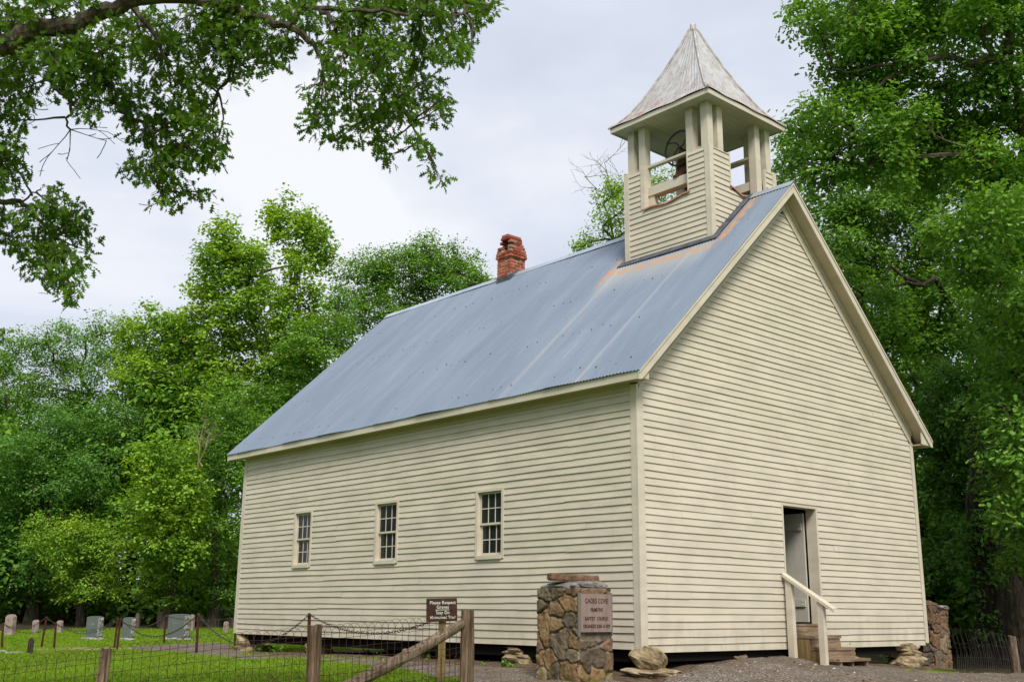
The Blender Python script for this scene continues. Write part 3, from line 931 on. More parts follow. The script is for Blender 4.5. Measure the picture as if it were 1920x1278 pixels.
# belfry ---------------------------------------------------------------
BX0, BX1, BY0, BY1 = 2.93, 4.93, .723, 2.715
ZS = 8.665                                           # top of the siding at the corners
bel = empty('belfry'); bel.parent = church
def xr(z): return (z - HW) / MS                      # where the roof reaches height z
sill = 7.87
# long-side face
siding('belfry_wall', bel, (BX0, BY1, 0), (0, -1, 0), (-1, 0, 0), 6.90, ZS, lambda z: .06, lambda z: BY1 - BY0 - .06, [(BY1 - 2.24, BY1 - 1.21, sill, 9)], seed=21, jit=.002)
siding('belfry_wall', bel, (BX1, BY0, 0), (0, 1, 0), (1, 0, 0), 6.95, ZS, lambda z: .06, lambda z: BY1 - BY0 - .06, [(.49, 1.5, sill, 9)], seed=22, jit=.002)
for (yo, U_, N_, base_) in ((BY0, 1, -1, BX0), (BY1, -1, 1, BX1)):
    for half in (0, 1):
        if U_ == 1:
            lo_ = (lambda z: .06) if half == 0 else (lambda z: max(4.0, WD - xr(z)) - BX0)
            hi_ = (lambda z: max(.06, min(4.0, xr(z)) - BX0)) if half == 0 else (lambda z: BX1 - BX0 - .06)
            op = [(3.50 - BX0, 4.62 - BX0, 7.975, 9)]
        else:
            lo_ = (lambda z: .06) if half == 0 else (lambda z: BX1 - min(4.0, xr(z)))
            hi_ = (lambda z: max(.06, BX1 - max(4.0, WD - xr(z)))) if half == 0 else (lambda z: BX1 - BX0 - .06)
            op = [(BX1 - 4.40, BX1 - 3.45, 7.975, 9)]
        siding('belfry_wall', bel, (base_, yo, 0), (U_, 0, 0), (0, N_, 0), 6.95, ZS, lo_, hi_, op, seed=23 + half, jit=.002)
# corner boards of the belfry
for x, y, sx, sy in ((BX0, BY0, 1, 1), (BX1, BY0, -1, 1), (BX0, BY1, 1, -1), (BX1, BY1, -1, -1)):
    cboard('belfry_corner_board', x, y, sx, sy, zb=rz(x) - .06, zt=ZS + .03, w1=.085, w2=.085, parent=bel, pr=.034)
# opening trims
mb = MB()
mb.box(BX0 - .03, BX0 + .13, 1.19, 1.215, sill, ZS + .02); mb.box(BX0 - .03, BX0 + .02, 2.235, 2.33, sill, ZS + .02)
mb.box(3.495, 3.52, BY0 - .03, BY0 + .12, 7.98, ZS + .02); mb.box(4.60, 4.625, BY0 - .03, BY0 + .03, 7.98, ZS + .02)
mb.split('opening_trim', M_trim, bel)
PT = 9.575
ps = .155
def bpost(x, y, zb):
    mb = MB(); mb.box(x, x + ps, y, y + ps, zb, PT); return mb.build('belfry_post', M_trim, bel)
xa, xb, xc, xd = BX0 + .03, 3.25, 4.41, BX1 - .03 - ps
ya, yb, yc, yd = BY0 + .03, 1.10, 2.25, BY1 - .03 - ps
for x, y in ((xa, ya), (xd, ya), (xa, yd), (xd, yd)): bpost(x, y, rz(x))
for x, y in ((xb, ya), (xc, ya), (xb, yd), (xc, yd)): bpost(x, y, rz(x))
for x, y in ((xa, yb), (xa, yc), (xd, yb), (xd, yc)): bpost(x, y, rz(x))
mb = MB()           # bell beams and upper rails, running front to back
mb.box(3.02, 3.20, .90, 2.54, 8.15, 8.33); mb.box(4.43, 4.60, .88, 2.54, 8.28, 8.45)
mb.box(3.04, 3.14, 2.12, 2.24, 7.05, 8.149)
mb.split('bell_beam', M_trim, bel)
mb = MB()
mb.box(3.03, 3.13, .90, 2.54, 8.73, 8.775); mb.box(4.44, 4.60, .80, 2.54, 8.92, 8.965); mb.box(4.5, 4.58, .83, .9, 8.86, 8.919)
mb.split('upper_rail', M_trim, bel)
# sagging rusty metal sill covers
def sagsheet(p0, p1, n_out, depth, drop, mat):
    mb = MB(); p0, p1, no_ = Vector(p0), Vector(p1), Vector(n_out)
    K = 8; vs = []
    for i in range(K + 1):
        t = i / K
        q = p0.lerp(p1, t) + Vector((0, 0, -drop * math.sin(math.pi * min(1, t * 1.0)) + .02 * math.sin(t * 9)))
        for d_, h_ in ((.05, -.03), (.048, .0), (-depth, .04), (-depth, .03)):
            vs.append(q + no_ * d_ + Vector((0, 0, h_)))
    fs = []
    for i in range(K):
        for j in range(4):
            a = i * 4 + j; b = i * 4 + (j + 1) % 4; fs.append((a, b, b + 4, a + 4))
    mb.add(vs, fs); return mb.build('sill_cover', mat, bel)
sagsheet((BX0, 2.27, sill - .01), (BX0, 1.17, sill + .035), (-1, 0, 0), .35, .02, M_flash)
sagsheet((3.48, BY0, 8.04), (4.12, BY0, 7.975), (0, -1, 0), .30, .035, M_flash)
# lead flashing where belfry meets roof
mb = MB()
z0 = rz(BX0 - .14)
mb.hexa([(BX0 - .15, .52, z0 + .018), (BX0 - .15, 2.86, z0 + .018), (BX0 - .02, 2.86, rz(BX0 - .02) + .018), (BX0 - .02, .52, rz(BX0 - .02) + .018),
         (BX0 - .15, .52, z0 + .03), (BX0 - .15, 2.86, z0 + .03), (BX0 - .02, 2.86, rz(BX0 - .02) + .035), (BX0 - .02, .52, rz(BX0 - .02) + .035)])
for s_ in (0, 1):
    f = (lambda x: x) if s_ == 0 else (lambda x: WD - x)
    xs_ = [BX0 - .02, 4.0]
    q = [(f(BX0), .56), (f(4.0), .56), (f(4.0), .715), (f(BX0), .715)]
    mb.hexa([(x, y, rz(x) + .018) for x, y in q] + [(x, y, rz(x) + .032) for x, y in q])
mb.build('flashing', M_lead, bel)
# spire roof with flared eaves
prof = [(1.215, 9.665), (1.10, 9.745), (.99, 9.86), (.88, 10.01), (.79, 10.16), (.60, 10.51), (.40, 10.93), (.20, 11.40), (.045, 11.80)]
BCX, BCY = (BX0 + BX1) / 2 - .03, (BY0 + BY1) / 2
mb = MB()
for q in range(4):
    ca, sa = [(1, 0), (0, 1), (-1, 0), (0, -1)][q]
    K = 72
    rows = []
    for (h_, z_) in prof:
        r_ = []
        for i in range(K + 1):
            t = -h_ + 2 * h_ * i / K
            ripple = .006 * math.cos(2 * math.pi * t / .067) if h_ > .1 else 0
            o_ = h_ + ripple
            r_.append((BCX + ca * o_ - sa * t, BCY + sa * o_ + ca * t, z_ + .01 * math.sin(t * 7 + q) * (h_ > 1)))
        rows.append(r_)
    vs = [p for r_ in rows for p in r_]
    fs = [(a * (K + 1) + i, a * (K + 1) + i + 1, (a + 1) * (K + 1) + i + 1, (a + 1) * (K + 1) + i) for a in range(len(prof) - 1) for i in range(K)]
    mb.add(vs, fs)
mb.build('spire_roof', M_spire, bel)
mb = MB()
for sx, sy in ((1, 1), (1, -1), (-1, 1), (-1, -1)):
    mb.tube([(BCX + sx * (h_ + .004), BCY + sy * (h_ + .004), z_ + .004) for h_, z_ in prof], .026, 6)
mb.tube([(BCX, BCY, 11.76), (BCX, BCY, 11.90), (BCX, BCY, 11.935)], [.075, .065, .01], 8)
mb.build('hip_cap', M_hip, bel)
mb = MB()
e0, e1 = 1.165, 1.19
zf0, zf1 = 9.562, 9.655
mb.box(BCX - e1, BCX + e1, BCY - e1, BCY - e0, zf0, zf1); mb.box(BCX - e1, BCX + e1, BCY + e0, BCY + e1, zf0, zf1)
mb.box(BCX - e1, BCX - e0, BCY - e0 + .001, BCY + e0 - .001, zf0, zf1); mb.box(BCX + e0, BCX + e1, BCY - e0 + .001, BCY + e0 - .001, zf0, zf1)
mb.build('spire_fascia', M_trim, bel)
mb = MB()
rnd = random.Random(9)
yy = BCY - e0 + .002
while yy < BCY + e0 - .01:
    y2 = min(yy + .135, BCY + e0 - .002); xm = BCX + rnd.uniform(-.8, .8)
    dz = rnd.uniform(0, .006)
    mb.box(BCX - e0 + .002, xm - .001, yy, y2 - .004, PT + dz, PT + .02); mb.box(xm + .001, BCX + e0 - .002, yy, y2 - .004, PT + dz * .3, PT + .02); yy = y2
mb.box(BCX - e0 + .002, BCX + e0 - .002, BCY - e0 + .002, BCY + e0 - .002, PT + .022, PT + .03)
mb.build('belfry_ceiling', M_trim, bel)

# bell with its wheel and stand: hangs inside the belfry
bell = empty('church_bell', (3.12, 1.5, 8.33))
tag(bell, 'iron church bell with spoked wheel and rusty stand inside the open belfry', 'bell')
wc = Vector((0.02, 0.06, .62))
mb = MB()
Rw = .335
ringp = [wc + Vector((0, Rw * math.cos(a), Rw * math.sin(a))) for a in np.linspace(0, 2 * math.pi, 33)]
mb.tube(ringp, .020, 8, cap=False)
for k in range(4):
    a0 = k * math.pi / 2 + .5
    mb.tube([wc + Vector((0, Rw * t * math.cos(a0 + .9 * (1 - t)), Rw * t * math.sin(a0 + .9 * (1 - t)))) for t in np.linspace(.05, 1, 7)], .014, 6)
mb.build('bell_wheel', M_iron, bell)
mb = MB()
mb.tube([(0, .06, .0), (0.0, .06, .05)], .13, 10)
mb.prism([(-.16, .0), (.22, .0), (.14, .45), (.09, .62), (.03, .62), (-.04, .42)], .06, .085, 0)
mb.prism([(-.12, .1), (.18, .1), (.14, .2), (-.09, .2)], .03, .059, 0)
mb.prism([(-.16, .0), (.22, .0), (.14, .45), (.09, .62), (.03, .62), (-.04, .42)], 1.25, 1.275, 0)
mb.tube([(0.0, .06, .62), (1.30, .06, .62)], .025, 8)
mb.build('bell_stand', M_rust, bell)
mb = MB()
bp = [(.06, .60), (.16, .58), (.20, .50), (.22, .35), (.26, .20), (.34, .08), (.355, .04), (.33, .04)]
seg = 20
vs = [(.66 + r_ * math.cos(2 * math.pi * i / seg), .06 + r_ * math.sin(2 * math.pi * i / seg), z_) for r_, z_ in bp for i in range(seg)]
fs = [(a * seg + i, a * seg + (i + 1) % seg, (a + 1) * seg + (i + 1) % seg, (a + 1) * seg + i) for a in range(len(bp) - 1) for i in range(seg)]
mb.add(vs, fs + [tuple(range(seg))[::-1]])
mb.build('bell_cup', M_rust, bell, smooth=True)

# ------------------------------------------------------------------ entrance steps
steps = empty('entrance_steps', (4.1, -.5, -.33))
tag(steps, 'brown wooden steps with cream handrail below the open church door', 'steps')
so_ = Vector((-4.1, .5, .33))
def sb(name, boxes, mat):
    mb = MB()
    for b in boxes: mb.box(b[0] + so_.x, b[1] + so_.x, b[2] + so_.y, b[3] + so_.y, b[4] + so_.z, b[5] + so_.z)
    return mb.build(name, mat, steps)
for y1_, y0_, zt in ((-.36, -.045, .165), (-.60, -.32, -.010), (-.86, -.56, -.170)):
    sb('tread', [(3.60, 4.50, y1_, y0_, zt - .042, zt)], M_step)
for y, z0, z1 in ((-.325, -.009, .122), (-.565, -.169, -.053)):
    sb('riser', [(3.64, 4.46, y - .022, y, z0, z1)], M_step)
sb('cleat', [(3.64, 3.70, -.84, -.60, -.36, -.213), (4.02, 4.06, -.82, -.60, -.36, -.213), (4.40, 4.46, -.84, -.60, -.36, -.213), (3.55, 4.6, -.98, -.88, -.37, -.31)], M_step)
mb = MB(); mb.prism([(-.045 + .5, .11 + .33), (-.34 + .5, .11 + .33), (-.36 + .5, -.06 + .33), (-.58 + .5, -.07 + .33), (-.60 + .5, -.34 + .33), (-.34 + .5, -.36 + .33), (-.14 + .5, -.22 + .33), (-.045 + .5, -.12 + .33)], 3.57 - 4.1, 3.61 - 4.1, 0)
mb.build('stringer', M_signpost, steps)
mb = MB(); mb.prism([(-.045 + .5, .11 + .33), (-.34 + .5, .11 + .33), (-.36 + .5, -.06 + .33), (-.58 + .5, -.07 + .33), (-.60 + .5, -.34 + .33), (-.34 + .5, -.36 + .33)], 4.45 - 4.1, 4.49 - 4.1, 0)
mb.build('stringer', M_signpost, steps)
for y0, y1, zb, zt in ((-.185, -.075, -.23, 1.06), (-.735, -.635, -.33, .72)):
    mb = MB(); x0, x1 = 3.405, 3.490
    Y0, Y1 = y0 + .5, y1 + .5
    st = (zt - (zt - (y1 - y0) * .63))
    mb.hexa([(x0 - 4.1, Y0, zb + .33), (x1 - 4.1, Y0, zb + .33), (x1 - 4.1, Y1, zb + .33), (x0 - 4.1, Y1, zb + .33), (x0 - 4.1, Y0, zt + .33 - st), (x1 - 4.1, Y0, zt + .33 - st), (x1 - 4.1, Y1, zt + .33), (x0 - 4.1, Y1, zt + .33)])
    mb.build('rail_post', M_trim, steps)
mb = MB()
a, b = Vector((3.40 - 4.1, -.05 + .5, 1.115 + .33)), Vector((3.40 - 4.1, -.94 + .5, .565 + .33))
mb.hexa([a, a + Vector((.085, 0, 0)), b + Vector((.085, 0, 0)), b, a + Vector((0, 0, .025)), a + Vector((.085, 0, .022)), b + Vector((.085, 0, .022)), b + Vector((0, 0, .025))])
a2, b2 = a + Vector((-.022, 0, -.045)), b + Vector((-.022, 0, -.045))
mb.hexa([a2, a2 + Vector((.021, 0, 0)), b2 + Vector((.021, 0, 0)), b2, a2 + Vector((0, 0, .050)), a2 + Vector((.021, 0, .075)), b2 + Vector((.021, 0, .075)), b2 + Vector((0, 0, .050))])
mb.build('handrail', M_trim, steps)

# ------------------------------------------------------------------ rocks
def rock(name, mat, parent, size, loc, seed, rz_=0.0, tilt=0.0, sub=3, pw=.75, amp=.18, flat=0.0):
    rnd = random.Random(seed)
    bm = bmesh.new()
    bmesh.ops.create_cube(bm, size=2.0)
    bmesh.ops.subdivide_edges(bm, edges=bm.edges[:], cuts=7, use_grid_fill=True)
    cuts = []
    for _ in range(7):
        d = Vector((rnd.uniform(-1, 1), rnd.uniform(-1, 1), rnd.uniform(-.6, .8))).normalized(); cuts.append((d, rnd.uniform(.86, 1.15)))
    o1, o2 = rnd.uniform(0, 50), rnd.uniform(0, 50)
    from mathutils import noise as mn
    for v in bm.verts:
        c_ = v.co.copy()
        s_ = c_.normalized() * 1.25
        c_ = c_.lerp(s_, .35)
        for d, k in cuts:
            dd = c_.dot(d) - k
            if dd > 0: c_ -= d * dd * .9
        n1 = mn.noise(Vector((c_.x * 1.3 + o1, c_.y * 1.3, c_.z * 1.3 + o2)))
        n2 = mn.noise(Vector((c_.x * 4 + o2, c_.y * 4, c_.z * 4 + o1)))
        c_ *= 1 + amp * n1 + amp * .35 * n2
        v.co = Vector((c_.x * size[0] / 2, c_.y * size[1] / 2, c_.z * size[2] / 2))
    me = bpy.data.meshes.new(name); bm.to_mesh(me); bm.free()
    o = link(name, me, mat, parent, loc)
    o.rotation_euler = (tilt, tilt * .4, rz_)
    return o

# foundation piles: (x, y, stones [(w,d,h, dx,dy, tilt)])
fset = [
    (.22, .10, [(.80, .62, .11, .05, -.12, .05), (.62, .48, .26, -.02, -.05, .30)], 'tilted pale boulder pile under the near front corner of the church'),
    (2.35, .22, [(.38, .35, .22, 0, 0, .0)], 'single tan stone under the front wall midway to the steps'),
    (5.30, .16, [(.55, .4, .13, .0, 0, 0), (.42, .35, .24, .0, 0, .05)], 'tan block under the front wall just right of the wooden steps'),
    (7.35, .15, [(.72, .5, .20, -.02, -.10, .04), (.58, .45, .14, .02, -.02, -.05), (.70, .4, .12, -.04, 0, .02)], 'three stacked flat stones under the far right front corner'),
    (.20, 2.65, [(.45, .62, .17, 0, 0, .02), (.4, .52, .10, 0, .05, -.04)], 'two mossy tan stones under the side wall left of the plaque pillar'),
    (.25, 5.40, [(.35, .50, .24, 0, 0, .1)], 'leaning grey slab under the middle of the side wall'),
    (.25, 8.55, [(.35, .48, .26, 0, 0, .05)], 'squat grey stone under the side wall below the farthest window'),
    (.28, 11.25, [(.6, .75, .16, -.05, 0, .02), (.5, .42, .20, -.08, .05, .22)], 'tilted stones under the far back corner of the church'),
    (7.6, 5.5, [(.5, .5, .4, 0, 0, 0)], 'plain stone under the hidden long side of the church'),
    (7.6, 11.1, [(.5, .5, .4, 0, 0, 0)], 'plain stone under the rear corner behind the church'),
    (4.0, 11.2, [(.5, .5, .4, 0, 0, 0)], 'plain stone under the middle of the rear wall'),
]
for i, (x, y, st, lab) in enumerate(fset):
    g_ = g1(x, y)
    e = empty('foundation_pile', (x, y, g_))
    tag(e, lab, 'stones', 'stone piles the church stands on')
    z = -.03
    tot = sum(s_[2] for s_ in st if True)
    for k, (w_, d_, h_, dx, dy, tl) in enumerate(st):
        rock('stone', M_fstone, e, (w_, d_, h_ * 1.25), (dx, dy, z + h_ / 2), 100 + i * 10 + k, tl * 2, tl)
        z += h_ * .9
    if z + g_ < -.06:
        h_ = -.02 - (z + g_)
        rock('stone', M_fstone, e, (st[-1][0] * .8, st[-1][1] * .8, h_ * 1.3), (0, .05, z + h_ / 2), 150 + i, .3, 0)

# ------------------------------------------------------------------ rubble piers
def text_mesh(name, body, size, mat, parent, M4, extrude=.002, bold=0.0, align='CENTER', sx=1.0):
    cu = bpy.data.curves.new(name, 'FONT')
    cu.body = body; cu.size = size; cu.extrude = extrude; cu.offset = bold; cu.align_x = align; cu.resolution_u = 3; cu.space_character = 1.06
    to = bpy.data.objects.new(name, cu); COL.objects.link(to)
    dg = bpy.context.evaluated_depsgraph_get()
    me = bpy.data.meshes.new_from_object(to.evaluated_get(dg))
    bpy.data.objects.remove(to)
    me.name = name
    for v in me.vertices: v.co.x *= sx
    me.transform(M4)
    me.materials.clear()
    return link(name, me, mat, parent)

TONES = [(0.21, 0.135, 0.075), (0.13, 0.095, 0.062), (0.25, 0.155, 0.075), (0.16, 0.125, 0.09), (0.20, 0.155, 0.105), (0.27, 0.165, 0.08), (0.10, 0.075, 0.052), (0.24, 0.18, 0.11), (0.15, 0.125, 0.10), (0.19, 0.12, 0.07)]
def rubble_pier(loc, sx, sy, h, seed, label, plaque=False, red=False):
    e = empty('stone_pillar', loc)
    tag(e, label, 'stone pillar', 'stone gate pillars')
    rs = np.random.RandomState(seed)
    # perimeter x height grid, worley cells
    per = 2 * (sx + sy)
    nu, nv = int(per / .0125), int(h / .0125)
    cells = []
    cw, chh = .27, .23
    for j in range(int(h / chh) + 1):
        k = int(per / cw)
        for i in range(k):
            cells.append(((i + rs.uniform(.1, .9)) * per / k, (j + rs.uniform(.1, .9)) * chh))
    cells = np.array(cells)
    sc2 = np.c_[rs.uniform(.6, 1.5, len(cells)), rs.uniform(.6, 1.55, len(cells))]
    tone = np.array(TONES)[rs.randint(0, len(TONES), len(cells))] * rs.uniform(.7, 1.15, (len(cells), 1))
    if red: tone[::4] = np.array((0.18, 0.105, 0.06)) * rs.uniform(.7, 1.2, (len(tone[::4]), 1))
    U_, V_ = np.meshgrid((np.arange(nu)) * per / nu, np.linspace(0, h, nv), indexing='ij')
    u, v = U_.ravel(), V_.ravel()
    wu = u + (vnoise(u * 14, v * 14, seed) - .5) * .06; wv = v + (vnoise(u * 14 + 9, v * 14, seed + 1) - .5) * .06
    du = np.abs(wu[:, None] - cells[None, :, 0]); du = np.minimum(du, per - du)
    D = np.hypot(du / sc2[:, 0], (wv[:, None] - cells[None, :, 1]) / sc2[:, 1])
    o_ = np.argsort(D, 1)[:, :2]
    f1 = D[np.arange(len(u)), o_[:, 0]]; f2 = D[np.arange(len(u)), o_[:, 1]]
    edge = np.clip((f2 - f1) / .035, 0, 1); edge = edge * edge * (3 - 2 * edge)
    disp = -.022 + .034 * edge * (.6 + .6 * rs.uniform(0, 1, len(cells))[o_[:, 0]]) + (vnoise(u * 30, v * 30, seed + 3) - .5) * .014 + (vnoise(u * 8, v * 8, seed + 4) - .5) * .03
    colr = tone[o_[:, 0]] * (.8 + .4 * vnoise(u * 10, v * 10, seed + 5))[:, None]
    mort = np.array((0.115, 0.092, 0.068)) * (.55 + .9 * vnoise(u * 7, v * 7, seed + 6))[:, None]
    colr = mort * (1 - edge)[:, None] + colr * edge[:, None]
    # perimeter position: start at (0,0) go +x (face -y), +y, -x, -y
    P_ = np.zeros((len(u), 3)); N_ = np.zeros((len(u), 3))
    if plaque:
        inpl = (u > .02) & (u < .02 + .60) & (v > .60) & (v < 1.16)
        disp = np.where(inpl, np.minimum(disp, -.012), disp)
    for k, (a0, L_, ox, oy, dx, dy, nx_, ny_) in enumerate(((0, sx, 0, 0, 1, 0, 0, -1), (sx, sy, sx, 0, 0, 1, 1, 0), (sx + sy, sx, sx, sy, -1, 0, 0, 1), (2 * sx + sy, sy, 0, sy, 0, -1, -1, 0))):
        mk = (u >= a0 - 1e-9) & (u < a0 + L_ - 1e-9)
        t = u[mk] - a0
        P_[mk] = np.c_[ox + dx * t, oy + dy * t, v[mk]]
        N_[mk] = (nx_, ny_, 0)
        # round the corners a little
        for tt, s_ in ((t, -1), (L_ - t, 1)):
            rr_ = np.clip(1 - tt / .035, 0, 1)
            P_[mk] -= np.outer(rr_ ** 2 * .018, (nx_, ny_, 0))
    P_ += N_ * disp[:, None]
    F = []
    i = np.arange(nu)[:, None]; j = np.arange(nv - 1)[None, :]
    a = (i * nv + j).ravel(); b = (((i + 1) % nu) * nv + j).ravel()
    F = np.c_[a, b, b + 1, a + 1]
    ob = np_mesh('pillar_shaft', P_, F, M_rubble, e, smooth=False)
    ca = ob.data.color_attributes.new('tone', 'FLOAT_COLOR', 'POINT')
    ca.data.foreach_set('color', np.c_[colr, np.ones(len(colr))].astype(np.float32).ravel())
    return e

p1x, p1y = -1.30, -.05
p1z = -.46
pier = rubble_pier((p1x, p1y, p1z), .67, .78, 1.27, 5, 'rubble stone pillar with pink engraved plaque beside the church corner', plaque=True)
H0 = -p1z
rock('cap_slab', M_slab, pier, (.60, .26, .12), (.36, .13, .84 + H0), 41, .0, .0, amp=.12)
rock('cap_slab', M_slab, pier, (.40, .66, .11), (.22, .42, .835 + H0), 42, .0, .0, amp=.12)
rock('cap_slab', M_slab, pier, (.34, .66, .10), (.54, .48, .83 + H0), 44, .0, .0, amp=.12)
mb = MB()
ct = [(-.02, .60), (.60, .18), (.70, .40), (.08, .82)]
def slab(name, mat, parent, c, size, rz_, seed):
    rn_ = random.Random(seed); mb = MB(); K = 9
    def side(t, s_): return s_ * size[1] / 2 + rn_.uniform(-.012, .012)
    xs_ = [size[0] * (i / K - .5) for i in range(K + 1)]
    loop = [(x + rn_.uniform(-.008, .008), side(x, -1)) for x in xs_] + [(x + rn_.uniform(-.008, .008), side(x, 1)) for x in xs_[::-1]]
    k = len(loop); vs = []
    for z_, f_ in ((-.5, .94), (-.2, 1.0), (.3, .99), (.5, .955)): vs += [(a * f_ + rn_.uniform(-.005, .005), b * f_ + rn_.uniform(-.005, .005), z_ * size[2] + rn_.uniform(-.004, .004)) for a, b in loop]
    fs = [tuple(range(k))[::-1], tuple(range(3 * k, 4 * k))] + [(r_ * k + i, r_ * k + (i + 1) % k, (r_ + 1) * k + (i + 1) % k, (r_ + 1) * k + i) for r_ in range(3) for i in range(k)]
    mb.add(vs, fs); o = mb.build(name, mat, parent, loc=c); o.rotation_euler = (.03, .045, rz_); return o
slab('cap_stone', M_cap, pier, (.30, .38, .945 + H0), (.66, .40, .10), -.62, 43)
# plaque on the -y face
mb = MB(); mb.box(.035, .625, -.030, -.006, .245 + H0, .735 + H0); plq = mb.build('plaque', M_plaque, pier)
mb = MB(); mb.box(.0, .034, -.022, .0, .19 + H0, .75 + H0); mb.box(.626, .655, -.018, .0, .22 + H0, .75 + H0); mb.build('mortar_edge', M_mort2, pier)
RX = Matrix.Rotation(R(90), 4, 'X')
for txt, z, s_, sx_ in (('CADES COVE', .615, .088, .80), ('PRIMITIVE', .505, .070, .74), ('BAPTIST  CHURCH', .395, .068, .74), ('ORGANIZED JUNE 16 1829', .300, .062, .66)):
    text_mesh('plaque_text', txt, s_, M_letter, plq, Matrix.Translation((.33, -.0325, z + H0)) @ RX, .002, .0002, sx=sx_)

q = at_d(1757, 1259, 21.3)
p2 = rubble_pier((q.x, q.y, q.z - .06), .67, .78, 1.34, 12, 'red and tan rubble stone pillar behind the far right corner of the church', red=True)
rock('cap_slab', M_slab, p2, (.70, .82, .10), (.33, .38, 1.30), 45, 0, 0, amp=.08)
rock('cap_stone', M_cap, p2, (.60, .55, .11), (.18, .36, 1.39), 46, 0, 0, amp=.05)

# ------------------------------------------------------------------ wire fence with wooden posts
def wood_post(name, base, top, r0, r1, seed, label, cat, group, mat=M_post, flat=False):
    rnd = random.Random(seed)
    b, t = Vector(base), Vector(top)
    e = MB()
    K = 9; seg = 14
    ro = [1 + rnd.uniform(-.13, .13) for _ in range(seg)]
    pts = [(b.lerp(t, i / (K - 1)) - b) for i in range(K)]
    vs = []
    for i, p in enumerate(pts):
        r = r0 + (r1 - r0) * i / (K - 1)
        for j in range(seg):
            an = 2 * math.pi * j / seg
            q = r * ro[j] * (1 + rnd.uniform(-.04, .04))
            zz_ = rnd.uniform(-.012, .02) if i == K - 1 else 0
            vs.append((p.x + q * math.cos(an), p.y + q * math.sin(an), p.z + zz_))
    fs = [(i * seg + j, i * seg + (j + 1) % seg, (i + 1) * seg + (j + 1) % seg, (i + 1) * seg + j) for i in range(K - 1) for j in range(seg)]
    vs.append((pts[-1].x, pts[-1].y, pts[-1].z - .01)); c_ = len(vs) - 1
    fs += [((K - 1) * seg + j, (K - 1) * seg + (j + 1) % seg, c_) for j in range(seg)]
    e.add(vs, fs)
    o = e.build(name, mat, None, loc=b)
    tag(o, label, cat, group)
    return o
def below(p): return Vector((p.x, p.y, g1(p.x, p.y) - .15))
fA = at_d(877, 1143, 13.7); fB = at_d(592, 1171, 12.55); fC = at_d(200, 1215, 11.25)
fD = at_d(-230, 1262, 10.0)
wood_post('fence_post', below(fA), fA, .088, .082, 1, 'tall weathered wooden end post with a log brace leaning on it', 'post', 'wooden posts of the wire fence')
wood_post('fence_post', below(fB), fB, .088, .078, 2, 'weathered split wooden post in the middle of the wire fence', 'post', 'wooden posts of the wire fence')
b_ = below(fC); b_.x -= .05
wood_post('fence_post', b_, fC, .075, .055, 3, 'short narrow brown post near the left end of the wire fence', 'post', 'wooden posts of the wire fence')
# brace log
a0 = at_d(868, 1168, 13.62); a1 = at_d(640, 1292, 12.75)
a1 = Vector((a1.x, a1.y, min(a1.z, a1.z)))
br = MB(); rnd = random.Random(4)
ptsb = [a0.lerp(a1, t) + Vector((0, 0, -.02 * math.sin(3 * t))) for t in np.linspace(0, 1, 12)]
ext = a1 + (a1 - a0) * .35
ext = Vector((ext.x, ext.y, g1(ext.x, ext.y) - .05)) if False else ext
br.tube([p - a1 for p in ptsb], [.062 + .018 * t for t in np.linspace(0, 1, 12)], 12, True, .10, rnd)
gl = g1(a1.x, a1.y)
o = br.build('brace_log', M_rail, None, loc=a1)
tag(o, 'weathered grey log propped diagonally against the tall end post', 'log')
# horizontal-ish extension of the log down to the soil
k_ = (a1 - a0).normalized(); t_ = (g1(a1.x, a1.y) - a1.z) / k_.z if k_.z else 0
if t_ > 0:
    br = MB(); e2 = a1 + k_ * (t_ + .1)
    br.tube([Vector((0, 0, 0)), e2 - a1], [.080, .084], 12, True, .08, rnd)
    o2 = br.build('log_foot', M_rail, o)

def smooth_line(ctrl, n_):
    """piecewise linear interpolation through control points by arc length"""
    c_ = [Vector(p) for p in ctrl]; d = [0]
    for i in range(1, len(c_)): d.append(d[-1] + (c_[i] - c_[i - 1]).length)
    out_ = []
    for t in np.linspace(0, d[-1], n_):
        k = max(0, min(len(c_) - 2, int(np.searchsorted(d, t)) - 1)); f_ = (t - d[k]) / (d[k + 1] - d[k]); out_.append(c_[k].lerp(c_[k + 1], f_))
    return out_
def wire_mesh(name, ctrl, spacing, rows, depth, r, mat, seed, arches=True, label=None):
    """ctrl: points at the height of the arch bases"""
    L_ = sum((Vector(ctrl[i + 1]) - Vector(ctrl[i])).length for i in range(len(ctrl) - 1))
    n_ = int(L_ / spacing) + 1
    P_ = smooth_line(ctrl, n_)
    rnd = random.Random(seed)
    P_ = [p + Vector((rnd.uniform(-.004, .004), rnd.uniform(-.004, .004), rnd.uniform(-.006, .006))) for p in P_]
    mb = MB()
    org = P_[0].copy()
    for i, p in enumerate(P_):
        z0 = -depth
        mb.tube([p - org, p - org + Vector((rnd.uniform(-.01, .01), 0, z0 * .5)), p - org + Vector((rnd.uniform(-.01, .01), 0, z0))], r, 4, False)
        if arches and i + 2 < n_:
            q = P_[i + 2]; pts = []
            for a in np.linspace(0, math.pi, 9):
                t = (1 - math.cos(a)) / 2
                pts.append(p.lerp(q, t) - org + Vector((0, 0, spacing * 1.12 * math.sin(a))))
            mb.tube(pts, r * .9, 4, False)
    for dz in rows:
        mb.tube([p - org + Vector((0, 0, -dz + rnd.uniform(-.003, .003))) for p in P_], r * .9, 4, False)
    return mb.build(name, mat, None, loc=org)
tag(wire_mesh('wire_fence', [at_d(-260, 1287, 9.95), at_d(0, 1255, 10.65), at_d(200, 1229, 11.2), at_d(400, 1207, 11.85), at_d(592, 1190, 12.5), at_d(760, 1175, 13.2), at_d(868, 1167, 13.62)], .0945,
              (0, .056, .17, .30, .46, .64, .82), .88, .0028, M_wire, 1), 'rusty woven wire fence with double looped top along the lawn', 'fence')
